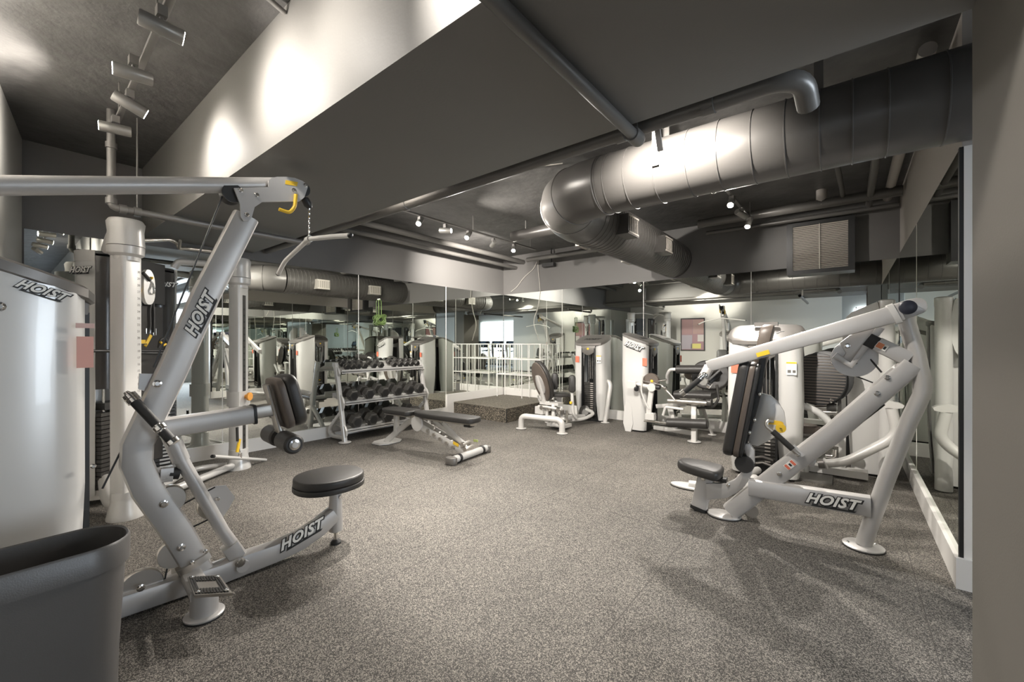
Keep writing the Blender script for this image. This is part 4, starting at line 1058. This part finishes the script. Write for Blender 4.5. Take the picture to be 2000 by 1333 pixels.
MB().lathe([(.09, -.02), (.10, 0), (.09, .02)], Vector((-3.62, 6.56, .20)), Vector((.3, -1, .5)), 20).build('pulley_wheel', CAST, t, 40)
f0 = Vector((-3.30, 6.70, 0))
MB().tube([Vector((-3.40, 6.84, .70)), Vector((-3.27, 6.80, .72)), Vector((-3.235, 6.78, .64)), f0 + UP * .015], .036, 14, .08).build('side_brace', PALE, t, 50)
foot_disc(f0, .075, t)

# ================================================================== LEG MACHINE (back, middle)
t = thing('leg_machine', (-2.3, 6.5, 0), 'silver leg machine with thick black rollers in front of the back mirror', 'gym machine')
T = tower(t, -2.62, 6.58, PI / 2, w=.56, d=.44, hb=1.56, hf=1.405, pin=2, stickers=False, logo_side=-1)
MB().box(Vector((-2.44, 6.297, 1.10)), (.07, .006, .12)).build('warning_label', RED, t, 0)
MB().extrude(chaikin([(-2.80, 0), (-2.62, 0), (-2.66, .50), (-2.76, .50)], 1), Vector((0, 6.30, 0)), RX, UP, RY, .0, .06).build('rear_foot', WHITE, t, 30)
FL = Frame((-2.0, 6.12), 0.0); P = FL.P
roller(P(1303, 826), P(1383, 829), .065, t)
MB().tube([P(1258, 822), P(1306, 827)], .017, 10).build('roller_arm', CHROME, t, 50)
MB().bar([P(1274, 752), P(1269, 790), P(1266, 820)], FL.n, .05, .075, .05).build('swing_lever', PALE, t, 40)
MB().box(P(1271, 814), (.13, .10, .09)).build('lever_block', PALE, t, 0)
MB().lathe([(.014, -.07), (.02, -.06), (.02, .06), (.014, .07)], P(1271, 808), RX, 10).build('lever_pin', CHROME, t, 40)
MB().lathe([(.115, -.03), (.12, -.02), (.12, .02), (.115, .03)], P(1272, 745, -.03), FL.n, 26).build('cam_disc', VINYL_B, t, 40)
MB().tube([P(1255, 735, .03), P(1252, 765, .03), P(1262, 790, .03), P(1268, 800, .03)], .014, 8, .05).build('cam_guard', PALE, t, 50)
MB().tube([P(1290, 752, .05), P(1310, 772, .05), P(1318, 782, .05)], .016, 8).build('link_rod', STEEL, t, 50)
MB().ball(P(1299, 758, .08), .03).build('end_knob', CHROME, t, 50)
MB().tube([P(1286, 745, .02), P(1302, 742, .02)], .014, 8).build('shaft_end', CHROME, t, 50)
MB().lathe([(.03, -.03), (.036, 0), (.03, .03)], P(1285, 757, .06), RX, 12).build('shaft_collar', BLACK, t, 40)
MB().tube([P(1295, 812, -.1), P(1300, 795, -.1), P(1335, 800, -.1)], .02, 8, .03).build('cable_tube', PALE, t, 50)
MB().lathe([(.06, -.02), (.062, 0), (.06, .02)], P(1273, 757, .06), FL.n, 18).build('hub', PALE, t, 40)
MB().tube([P(1256, 744, .07), P(1292, 752, .07)], .012, 8).build('selector_lever', CHROME, t, 50)
MB().ball(P(1273, 745, .08), .022).build('selector_knob', YEL, t, 50)
MB().tube([P(1228, 745), P(1250, 752), P(1290, 760)], .03, 10, .04).build('pivot_shaft', PALE, t, 50)
MB().lathe([(.05, -.02), (.055, 0), (.05, .02)], P(1243, 758), RX, 16).build('rubber_stop', BLACK, t, 40)
MB().box(P(1236, 752), (.13, .10, .10)).build('pivot_housing', PALE, t, 0)
roller(at_y(1321, 722, 6.32), at_y(1402, 722, 6.32), .062, t)
MB().tube([at_y(1321, 722, 6.32), at_y(1309, 722, 6.32), at_y(1303, 733, 6.4), at_y(1304, 748, 6.5)], .025, 10, .04).build('hold_down_arm', PALE, t, 50)
# seat (its near edge is a rounded roll), backrest
MB().tube([at_y(1317, 771, 6.2), at_y(1390, 774, 6.2)], .048, 16).build('seat_roll', VINYL, t, 50)
s0, s1 = at_y(1317, 771, 6.2), at_y(1390, 774, 6.2)
MB().box((s0 + s1) / 2 + Vector((0, .22, .0)), ((s1 - s0).length, .42, .085)).build('seat', VINYL, t, 0)
MB().tube([at_y(1305, 783, 6.2), at_y(1383, 788, 6.2)], .038, 14).build('seat_tube', STEEL, t, 50)
MB().lathe([(.055, -.03), (.06, -.02), (.06, .02), (.055, .03)], at_y(1386, 787, 6.2), RX, 18).build('tube_end', CAST, t, 40)
pad(ellipse(.26, .22, 30, .8), at_y(1388, 733, 6.62), RX, (UP + RY * .25).normalized(), (RY * -1 + UP * .25).normalized(), .09, VINYL, 'backrest', t, .025)
MB().tube([at_y(1388, 733, 6.68), Vector((-1.6, 6.72, .62)), Vector((-1.66, 6.50, .55))], .028, 10, .06).build('backrest_strut', PALE, t, 50)
MB().tube([at_y(1400, 752, 6.4), at_y(1404, 780, 6.4), at_y(1392, 797, 6.3), at_y(1350, 797, 6.3)], .018, 10, .05).build('side_handle', CAST, t, 50)
p_ = Vector((-1.69, 6.20, 0))
MB().bar([p_ + UP * .014, p_ + UP * .40, Vector((-1.72, 6.30, .52))], RX, .07, .08, .05).build('front_post', PALE, t, 40)
foot_disc(p_, .09, t)
p2 = Vector((-1.60, 6.82, 0))
MB().tube([p2 + UP * .014, Vector((-1.66, 6.45, .52))], .022, 10).build('rear_leg', PALE, t, 50)
foot_disc(p2, .06, t)
MB().bar([Vector((-2.35, 6.48, .08)), Vector((-1.70, 6.30, .10))], UP, .06, .07, cr=.01).build('spine_beam', PALE, t, 30)
MB().bar([Vector((-2.30, 6.42, .42)), Vector((-1.85, 6.36, .50))], RY, .06, .06, cr=.01).build('upper_beam', PALE, t, 30)
MB().bar([Vector((-2.1, 6.40, .48)), Vector((-2.02, 6.40, .12))], RY, .05, .08, cr=.01).build('mid_post', PALE, t, 30)

# ================================================================== CHEST PRESS (right foreground)
F = Frame((.077, 3.74), 2.3); P = F.P; N_ = F.n
t = thing('chest_press_machine', (-.35, 3.74, 0), 'silver chest press machine with diagonal beam and bent tube in the right foreground', 'gym machine')
MB().tube([P(1686, 1064), P(1730, 940), P(1775, 824), P(1800, 772), P(1801, 742), P(1791, 696), P(1771, 630), P(1768, 603)], .046, 18).build('bent_upright', SILVER, t, 50)
MB().tube([P(1802, 768), P(1802, 745)], .046, 18).build('upright_sleeve', SILVER, t, 50)
q = P(1686, 1070); foot_disc(q, .115, t, SILVER, .02)
for a in (.7, 3.4): bolt(Vector((q.x + .085 * math.cos(a), q.y + .085 * math.sin(a), .018)), UP, t, .010)
MB().bar([P(1427, 1000), P(1527, 921), P(1631, 843), P(1782, 712)], N_, .10, [.135, .135, .13, .125], cr=.03).build('diagonal_beam', SILVER, t, 40)
q = P(1414, 1008)
MB().extrude(ellipse(.125, .10, 28), Vector((q.x, q.y, 0)), F.u, N_, UP, .007, .02, .004).build('front_foot', SILVER, t, 40)
MB().extrude(ellipse(.128, .103, 28), Vector((q.x, q.y, 0)), F.u, N_, UP, 0, .008).build('front_foot_pad', RUBBER, t, 40)
MB().bar([P(1463, 951, .045), P(1700, 989, .02)], N_, .09, [.125, .135], cr=.02).build('base_beam', SILVER, t, 40)
p = P(1622, 981, .085); ux = (P(1680, 990, .085) - P(1570, 972, .085)).normalized(); uy = (UP - ux * UP.dot(ux)).normalized()
logo(p, ux, uy, N_, .29, t)
# seat support
MB().bar([P(1366, 990), P(1380, 930)], N_, .085, .125, cr=.02).build('seat_post', SILVER, t, 40)
MB().bar([P(1364.5, 995), P(1366, 989)], N_, .09, .13, cr=.02).build('post_end_cap', BLACK, t, 40)
g = [(1380, 943), (1420, 944), (1437, 935), (1455, 915), (1459, 890), (1450, 868), (1464, 866), (1474, 880), (1474, 905), (1468, 928), (1456, 948), (1440, 962), (1420, 972), (1382, 976)]
plate_px(F, g, .03, .045, 'seat_gusset', SILVER, t, .006)
bolt(P(1422, 948, .055), N_, t, .014); bolt(P(1374, 936, .05), N_, t, .016)
su0, su1 = P(1325, 903), P(1410, 925)
sdir = (su1 - su0); sl_ = sdir.length; sdir.normalize(); snn = sdir.cross(N_); snn = snn if snn.z > 0 else -snn
MB().extrude(chaikin([(-sl_ * .5, -.105), (sl_ * .25, -.15), (sl_ * .52, -.14), (sl_ * .52, .14), (sl_ * .25, .15), (-sl_ * .5, .105)], 2), (su0 + su1) / 2 - snn * .01, sdir, N_, snn, -.035, .045, .028, 3).build('seat', VINYL, t, 40)
MB().bar([P(1384, 934), P(1420, 938)], N_, .07, .03, cr=.004).build('seat_carriage', BLACK, t, 30)
# back pad in side view
b0, b1 = P(1472, 706), P(1436, 890)
pu = (b0 - b1); pl = pu.length; pu.normalize(); pv = pu.cross(N_); pv = -pv if pv.dot(F.u) > 0 else pv        # pv towards the user (left)
pc = (b0 + b1) / 2
MB().extrude(rrect(.25, pl, .07, 4), pc, N_, pu, pv, .005, .085, .028, 3).build('back_pad', VINYL, t, 40)
MB().extrude(rrect(.24, pl * .99, .07, 4), pc, N_, pu, pv, -.032, .008, .008).build('pad_piping', VINYL_B, t, 40)
MB().extrude(rrect(.22, pl * .97, .06, 4), pc, N_, pu, pv, -.058, -.03, .008).build('pad_shell', BLACK, t, 40)
MB().bar([P(1490, 700), P(1480, 770), P(1458, 850), P(1452, 868)], N_, .05, .05, .1).build('pad_spine', BLACK, t, 40)
MB().lathe([(.062, -.05), (.068, -.04), (.068, .04), (.062, .05)], P(1455, 905, .02), N_, 20).build('pivot_knob', RUBBER, t, 40)
for a in ((1483, 770), (1473, 820), (1463, 845)): MB().ball(P(*a, .05), .016).build('pad_bolt', CHROME, t, 50)
# head pad on top
h0, h1 = P(1497, 642, -.12), P(1484, 705, -.12)
MB().extrude(chaikin([(-.09, -.16), (.09, -.16), (.10, .10), (.05, .17), (-.05, .17), (-.10, .10)], 2), P(1492, 676, -.12), N_, (h0 - h1).normalized(), F.u, -.045, .045, .02, 2).build('head_pad', VINYL_B, t, 40)
# press arm
MB().bar([P(1383, 716, .10), P(1760, 610, .10)], N_, .07, [.090, .115], cr=.012).build('press_arm', SILVER, t, 40)
c_ = P(1490, 691, .14); au = (P(1760, 610, .10) - P(1383, 716, .10)).normalized(); av = N_.cross(au); av = av if av.z > 0 else -av
MB().box(c_ + av * .0, (.085, .032, .003), 0, au, av, N_).build('warning_label', YEL, t, 0)
MB().bar([P(1740, 616, .10), P(1752, 612, .10)], N_, .085, .135, cr=.012).build('arm_collar', PALE, t, 40)
MB().extrude(chaikin([(-.11, -.06), (.06, -.055), (.09, -.02), (.09, .035), (.04, .06), (-.11, .05)], 2), P(1773, 604, .08), au, av, N_, -.03, .03, .006).build('pivot_plate', SILVER, t, 40)
MB().lathe([(.042, -.16), (.044, .07), (.036, .076)], P(1770, 602, .08), N_, 22).build('pivot_cap', mat('navy_cap', (.02, .022, .035), .35), t, 40)
MB().bar([P(1383, 716, -.35), P(1760, 610, -.35)], N_, .07, [.090, .115], cr=.012).build('press_arm', SILVER, t, 40)
MB().cyl(P(1770, 602, -.38), P(1770, 602, .05), .04, 16).build('pivot_shaft', SILVER, t, 50)
# linkage below the arm
plate_px(F, [(1640, 670), (1660, 655), (1700, 640), (1722, 628), (1712, 660), (1690, 672), (1676, 690), (1668, 706), (1652, 712), (1645, 700), (1652, 690)], -.02, .05, 'linkage_plate', SILVER, t, .004)
bolt(P(1655, 676, .03), N_, t, .018)
MB().bar([P(1630, 694), P(1662, 714), P(1720, 640)], N_, .05, .045, cr=.006).build('linkage_arm', SILVER, t, 40)
MB().lathe([(.128, -.014), (.13, -.01), (.13, .01), (.128, .014)], P(1668, 700, -.05), N_, 32).build('pulley_cover', SILVER, t, 40)
bolt(P(1670, 708, -.03), N_, t, .016)
MB().bar([P(1775, 702), P(1712, 672)], N_, .08, .095, cr=.008).build('stop_arm', SILVER, t, 40)
MB().bar([P(1712, 672), P(1693, 663)], N_, .072, .088, cr=.008).build('rubber_stop', RUBBER, t, 40)
su_ = (P(1775, 702) - P(1712, 672)).normalized(); sv_ = N_.cross(su_); sv_ = sv_ if sv_.z > 0 else -sv_
lb = MB().box(P(1722, 677, .043), (.062, .042, .003), 0, su_, sv_, N_).build('stop_label', LABELW, t, 0)
MB().box(P(1719, 675.5, .0455), (.036, .036, .002), 0, su_, sv_, N_).build('label_mark', mat('orange_print', (.62, .22, .10), .5), lb, 0)
MB().box(P(1728, 680.5, .0455), (.012, .020, .002), 0, su_, sv_, N_).build('label_mark', INK, lb, 0)
du = (P(1631, 843) - P(1527, 921)).normalized(); dv = N_.cross(du); dv = dv if dv.z > 0 else -dv
lb = MB().box(P(1543, 909, .052), (.075, .045, .003), 0, du, dv, N_).build('warning_sticker', LABELW, t, 0)
for o_, m_ in ((-.024, RED), (.026, RED), (.002, INK)): MB().box(P(1543, 909, .0545) + du * o_, (.018 if m_ is RED else .014, .04 if m_ is RED else .022, .002), 0, du, dv, N_).build('sticker_mark', m_, lb, 0)
for a in ((1733, 738), (1713, 769), (1522, 926)): bolt(P(*a, .052), N_, t, .017)
# rotating handles
MB().ball(P(1376, 733, .16), .026).build('handle_joint', CHROME, t, 50)
MB().bar([P(1386, 716, .10), P(1374, 738, .14)], N_, .06, .075, cr=.01).build('arm_end', STEEL, t, 40)
MB().tube([P(1372, 737, .18), P(1337, 766, .20)], .021, 14).build('hand_grip', RUBBER, t, 50)
MB().tube([P(1374, 734, .17), P(1367, 741, .18)], .027, 14).build('grip_collar', CHROME, t, 50)
MB().tube([P(1338, 765, .20), P(1331, 770, .20)], .027, 14).build('grip_collar', CHROME, t, 50)
MB().tube([P(1384, 748, .12), P(1406, 728, .0)], .021, 14).build('hand_grip', RUBBER, t, 50)
MB().lathe([(.030, -.03), (.034, -.02), (.034, .02), (.030, .03)], P(1375, 745, .16), N_, 18).build('grip_hub', CHROME, t, 40)
MB().tube([P(1383, 752, .13), P(1388, 755, .13)], .024, 12).build('grip_collar', CHROME, t, 50)
# cam sector behind the back pad
plate_px(F, [(1487, 768), (1505, 772), (1520, 785), (1532, 805), (1536, 835), (1520, 850), (1500, 862), (1480, 872), (1462, 868), (1470, 830), (1480, 790)], -.10, .02, 'cam_sector', WHITE, t, .004)
# adjustment lever with yellow tag
MB().tube([P(1561, 889, .07), P(1512, 845, .07), P(1496, 832, .07), P(1498, 822, .06), P(1510, 824, .04)], .014, 10, .02).build('lever_rod', STEEL, t, 50)
MB().tube([P(1548, 878, .07), P(1509, 843, .07)], .021, 12).build('lever_grip', RUBBER, t, 50)
MB().bar([P(1566, 893, .065), P(1546, 873, .065)], N_, .014, .05, cr=.004).build('lever_plate', SILVER, t, 40)
bolt(P(1558, 889, .075), N_, t, .013)
MB().extrude(chaikin([(-.07, .0), (-.02, .04), (.05, .035), (.05, .0), (-.02, .01)], 2), P(1515, 832, .04), F.u, UP, N_, -.008, .008).build('adjust_cam', YEL, t, 30)
tg = MB().lathe([(.032, -.004), (.034, 0), (.032, .004)], P(1525, 837, .06), N_, 20).build('number_tag', YEL, t, 30)
MB().box(P(1525, 837, .066), (.014, .022, .002), 0, F.u, N_, UP).build('tag_mark', INK, tg, 0)
# cables
MB().tube([P(1728, 791, .02), P(1527, 946, .02)], .005, 6).build('cable', BLACK, t, 50)
MB().tube([P(1700, 702, -.04), P(1722, 728, -.02)], .006, 6).build('cable', BLACK, t, 50)
MB().tube([P(1650, 727, -.06), P(1705, 748, -.03)], .005, 6).build('cable', BLACK, t, 50)
MB().bar([P(1592, 905, -.02), P(1574, 898, -.02)], N_, .05, .06, cr=.006).build('cable_housing', SILVER, t, 30)
MB().lathe([(.05, -.012), (.052, 0), (.05, .012)], P(1468, 998, -.04), N_, 20).build('lower_pulley', STEEL, t, 40)
# low frame towards the weight tower and its feet
MB().tube([P(1470, 965, -.05), Vector((-.80, 4.45, .12)), Vector((-.72, 4.90, .10))], .036, 12, .1).build('link_tube', PALE, t, 50)
q = at_z(1346, 953)
MB().extrude(ellipse(.17, .09, 28), Vector((q.x, q.y, 0)), F.u, F.n, UP, .007, .022, .004).build('rear_foot', PALE, t, 40)
MB().extrude(ellipse(.174, .094, 28), Vector((q.x, q.y, 0)), F.u, F.n, UP, 0, .008).build('rear_foot_pad', RUBBER, t, 40)
MB().tube([Vector((q.x, q.y, .035)), Vector((-.72, 4.30, .07)), Vector((-.70, 4.60, .10))], .035, 12, .2).build('foot_tube', PALE, t, 50)
T = tower(t, -.69, 5.17, math.radians(2), w=.66, d=.46, hb=1.60, hf=1.435, nplates=17, pin=15)
MB().box(T(0, .10, 1.60), (.22, .06, .04)).build('top_bracket', CAPG, t, 0)

# ================================================================== LEG PRESS (behind the chest press)
t = thing('leg_press_machine', (.1, 5.7, 0), 'white leg press with an oval ribbed footplate between the chest press and right mirror', 'gym machine')
T = tower(t, .17, 6.0, -PI / 2, w=.55, d=.38, hb=1.62, hf=1.48, stickers=False, nplates=12)
MB().lathe([(.062, .01), (.062, 1.74), (.066, 1.745), (.066, 1.82), (.05, 1.83)], Vector((.30, 5.62, 0)), UP, 22).build('tall_post', WHITE, t, 40)
MB().extrude(chaikin([(-.30, 1.66), (-.02, 1.80), (.02, 1.82), (.05, 1.40), (-.05, 1.20), (-.14, 1.30)], 2), Vector((.22, 5.60, 0)), RX, UP, RY, -.02, .02, .006).build('post_fin', WHITE, t, 30)
fc = at_y(1597, 741, 5.45)
fnn = (Vector((-.12, -1, .12))).normalized(); fu = fnn.cross(UP).normalized() * -1; fv = fu.cross(fnn); fv = fv if fv.z > 0 else -fv
fp = MB().extrude(ellipse(.245, .275, 36), fc, fu, fv, fnn, -.012, .012, .006).build('footplate', BLACK, t, 40)
for i in range(17):
    z = -.24 + i * .03; hw = .235 * math.sqrt(max(0, 1 - (z / .265) ** 2))
    MB().box(fc + fv * z + fnn * .0145, (2 * hw, .010, .007), 0, fu, fv, fnn).build('tread_rib', VINYL_B, fp, 0)
MB().extrude(ellipse(.245, .275, 36), fc + fu * .05 + fv * .03 - fnn * .055, fu, fv, fnn, -.012, .012, .006).build('footplate_back', BLACK, t, 40)
for a, bq in ((.12, .20), (.12, .17), (.12, -.20), (.12, -.23)): bolt(fc + fu * a + fv * bq + fnn * .016, fnn, fp, .010)
MB().tube([fc - fnn * .06, fc - fnn * .30 - UP * .12, Vector((.05, 6.0, .75))], .035, 12, .1).build('plate_arm', PALE, t, 50)
P5 = lambda x, y: at_y(x, y, 5.35)
MB().tube([P5(1612, 906), P5(1652, 903), P5(1735, 862), P5(1752, 845), P5(1741, 798)], .044, 16, .12).build('floor_tube', PALE, t, 50)
MB().extrude(chaikin([(-.09, -.02), (.07, -.03), (.09, .02), (-.06, .05)], 1), P5(1742, 792), RX, UP, RY, -.04, .04).build('tube_bracket', PALE, t, 30)
MB().lathe([(.05, -.012), (.06, 0), (.05, .012)], P5(1613, 906), (P5(1652, 903) - P5(1612, 906)), 16).build('tube_flange', PALE, t, 40)
MB().tube([P5(1598, 906), P5(1613, 906)], .05, 12).build('tube_end', CAPG, t, 50)
MB().tube([P5(1612, 890), P5(1628, 892), P5(1630, 878)], .022, 10, .02).build('elbow_pipe', CHROME, t, 50)
for i, (xa_, xb_, yy2) in enumerate(((1590, 1636, 788), (1584, 1630, 797), (1590, 1634, 806))):
    MB().tube([at_y(xa_, yy2, 5.5), at_y(xb_, yy2, 5.5)], .026, 12).build('guide_rod', CHROME, t, 50)
MB().lathe([(.05, -.04), (.055, 0), (.05, .04)], at_y(1624, 795, 5.5), RX, 16).build('bearing', CAST, t, 40)
MB().box(at_y(1640, 790, 5.52), (.03, .10, .22)).build('carriage_plate', CAST, t, 0)
MB().tube([at_y(1566, 792, 5.3), at_y(1600, 805, 5.3), at_y(1632, 838, 5.3), at_y(1648, 846, 5.3)], .034, 12, .08).build('seat_frame', WHITE, t, 50)
MB().tube([at_y(1566, 896, 5.3), at_y(1592, 882, 5.3), at_y(1612, 860, 5.3), at_y(1632, 838, 5.3)], .026, 12, .08).build('seat_frame', WHITE, t, 50)
MB().lathe([(.11, -.04), (.13, -.02), (.13, .03), (.11, .045)], at_y(1572, 838, 5.45), UP, 22).build('seat', VINYL_B, t, 40)
MB().lathe([(.09, -.08), (.12, -.05), (.12, -.03)], at_y(1572, 838, 5.45), UP, 22).build('seat_base', CAPG, t, 40)
MB().lathe([(.035, 0), (.035, .36)], Vector((at_y(1572, 838, 5.45).x, 5.45, .02)), UP, 12).build('seat_post', PALE, t, 40)
MB().box(Vector((-.22, 5.55, .06)), (.75, .14, .07)).build('base_beam', PALE, t, 0)
MB().box(Vector((-.30, 5.30, .012)), (.35, .30, .022)).build('base_plate', CAPG, t, 0)
MB().box(Vector((-.05, 5.62, .45)), (.06, .06, .75)).build('inner_post', PALE, t, 0)

# ================================================================== WHITE WIRE STAND on the platform
t = thing('wire_stand', (-5.3, 6.95, .25), 'empty white wire shelving stand on the corner platform', 'stand')
wx0, wx1, wy0, wy1 = -5.86, -4.74, 6.80, 7.06
zt = 1.365
for x in (wx0, -5.20, wx1):
    for y in (wy0, wy1): MB().cyl((x, y, .254), (x, y, zt), .011, 8).build('post', WHITEP, t, 50)
for z in (zt, 1.05, .73):
    MB().tube([(wx0, wy0, z), (wx1, wy0, z), (wx1, wy1, z), (wx0, wy1, z), (wx0, wy0, z)], .011, 8).build('shelf_rim', WHITEP, t, 50)
for x in (wx0 + .30, wx1 - .30): MB().cyl((x, wy0, .735), (x, wy0, zt), .006, 6).build('wire', WHITEP, t, 50)
for x in (wx0 + .48, wx1 - .52): MB().cyl((x, wy0, .40), (x, wy0, zt), .006, 6).build('wire', WHITEP, t, 50)
for i in range(2):
    y = wy0 + .09 + i * .08
    MB().cyl((wx1, y, .735), (wx1, y, zt), .006, 6).build('wire', WHITEP, t, 50); MB().cyl((wx0, y, .735), (wx0, y, zt), .006, 6).build('wire', WHITEP, t, 50)

# ================================================================== SMALL THINGS ON THE WALLS
gp = Vector((XL + .03, 4.0, 1.80))
t = thing('jump_rope', gp, 'bright green coiled rope hanging in front of the left mirror above the dumbbells', 'rope')
MB().tube([gp + Vector((0, -.04, .02)), gp + Vector((0, -.045, .27)), gp + Vector((0, -.02, .31)), gp + Vector((0, .005, .27)), gp + Vector((0, .01, .05))], .006, 8, .02).build('cord', GREEN, t, 50)
for k in range(9):
    a0_ = random.uniform(0, 6); rx_, rz_ = random.uniform(.07, .13), random.uniform(.04, .075)
    ti_ = random.uniform(-.9, .9); MB().tube([gp + Vector((.012 * math.sin(k + a), rx_ * math.cos(a) * math.cos(ti_) - rz_ * math.sin(a) * math.sin(ti_), rx_ * math.cos(a) * math.sin(ti_) + rz_ * math.sin(a) * math.cos(ti_) - .03)) for a in [a0_ + i * PI / 8 for i in range(17)]], .0065, 6).build('coil', GREEN, t, 50)
MB().lathe([(.012, 0), (.012, .03)], gp + Vector((-.03, -.02, .305)), RX, 10).build('hook', LABELW, t, 40)
t = thing('corner_cable', (-5.4, 7.1, 3.0), 'pale loose cable dangling down the wall near the back corner', 'cable')
cw = [(1050, 508), (1043, 525), (1022, 543), (1010, 561), (998, 570)]
MB().tube([at_y(x, y, YB - .015) for x, y in cw], .007, 6, .2).build('cable_run', WIRE, t, 50)
MB().tube([at_y(x, y, YB - .015) for x, y in ((1051, 507), (1051, 530), (1054, 552), (1055, 569))], .007, 6, .2).build('cable_run', WIRE, t, 50)
MB().tube([at_y(x, y, YB - .01) for x, y in ((1055, 569), (1051, 600), (1040, 630), (1052, 665))], .004, 6, .2).build('cable_run', WIRE, t, 50)
MB().box(at_y(1051, 508, YB - .03), (.06, .05, .06)).build('cable_clip', CAPG, t, 0)
sp_ = at_y(1072, 518, YB - .10)
t = thing('wall_speaker', sp_, 'small black speaker hanging on a bracket above the back mirror', 'speaker')
MB().box(sp_, (.26, .12, .07), .1).build('speaker_body', BLACK, t, 0)
MB().cyl(sp_ + Vector((.06, 0, .03)), sp_ + Vector((.06, 0, .55)), .014, 8).build('bracket_rod', BLACK, t, 50)
MB().box(sp_ + Vector((.06, 0, .16)), (.05, .05, .05)).build('bracket_joint', BLACK, t, 0)
# framed poster on the wall behind the camera (seen in the back mirror)
pyw = near_y(-3.95); pa = math.radians(-7.0); pu_ = Vector((math.cos(pa), math.sin(pa), 0)); pn_ = Vector((math.sin(-pa), math.cos(pa), 0))
po = Vector((-3.96, pyw + .02, 1.665))
t = thing('wall_poster', po, 'framed pink and purple poster on the pale wall, seen in the back mirror', 'poster')
for a, b_, w_, h_ in ((-.35, 0, .03, 1.06), (.35, 0, .03, 1.06), (0, -.515, .73, .03), (0, .515, .73, .03)):
    MB().box(po + pu_ * a + UP * b_, (w_, .03, h_), 0, pu_, pn_, UP).build('frame_bar', BLACK, t, 0)
MB().box(po, (.69, .012, 1.02), 0, pu_, pn_, UP).build('print', mat('poster_mauve', (.30, .17, .19), .4), t, 0)
for a, b_, w_, h_, cc in ((-.17, .25, .32, .46, (.33, .18, .18)), (.17, .25, .32, .46, (.36, .22, .20)), (-.17, -.25, .32, .46, (.34, .30, .34)), (.10, -.38, .30, .16, (.55, .50, .15)), (.24, -.12, .18, .22, (.5, .46, .44))):
    MB().box(po + pu_ * a + UP * b_ + pn_ * .008, (w_, .004, h_), 0, pu_, pn_, UP).build('print_block', mat('poster_block', cc, .4), t, 0)

# ================================================================== TREADMILLS in the neighbouring hall (mirror only)
def treadmill(o, rz, lab):
    t = thing('treadmill', o, lab, 'treadmill', 'treadmills behind the camera'); c, s_ = math.cos(rz), math.sin(rz)
    u_ = Vector((c, s_, 0)); v_ = Vector((-s_, c, 0)); O = Vector(o)
    MB().box(O + UP * .11, (.80, 1.95, .14), 0, u_, v_, UP).build('deck', CAPG, t, 0)
    MB().box(O + UP * .185 - v_ * .05, (.52, 1.6, .012), 0, u_, v_, UP).build('belt', BLUEG, t, 0)
    MB().box(O + UP * .20 + v_ * .80, (.74, .40, .16), 0, u_, v_, UP).build('motor_cover', BLACK, t, 0)
    for sx in (-.36, .36):
        MB().bar([O + u_ * sx + v_ * .75 + UP * .15, O + u_ * sx + v_ * .55 + UP * 1.22], u_, .07, .10, cr=.01).build('upright', BLACK, t, 30)
        MB().tube([O + u_ * sx + v_ * .60 + UP * 1.0, O + u_ * sx + v_ * .05 + UP * .95], .028, 10).build('handrail', BLACK, t, 50)
    MB().box(O + v_ * .58 + UP * 1.30, (.78, .10, .34), 0, u_, (v_ * .9 - UP * .4).normalized(), (UP * .9 + v_ * .4).normalized()).build('console', BLACK, t, 0)
    MB().box(O + v_ * .515 + UP * 1.33, (.40, .01, .22), 0, u_, (v_ * .9 - UP * .4).normalized(), (UP * .9 + v_ * .4).normalized()).build('screen', BLUEG, t, 0)
for i, lab in enumerate(('treadmill nearest the passage wall, seen only in the mirrors', 'middle treadmill of the row seen only in the mirrors', 'third treadmill of the row seen only in the mirrors', 'treadmill at the far end of the row seen only in the mirrors')):
    treadmill((.75 + i * 1.0, -2.2, 0), PI, lab)
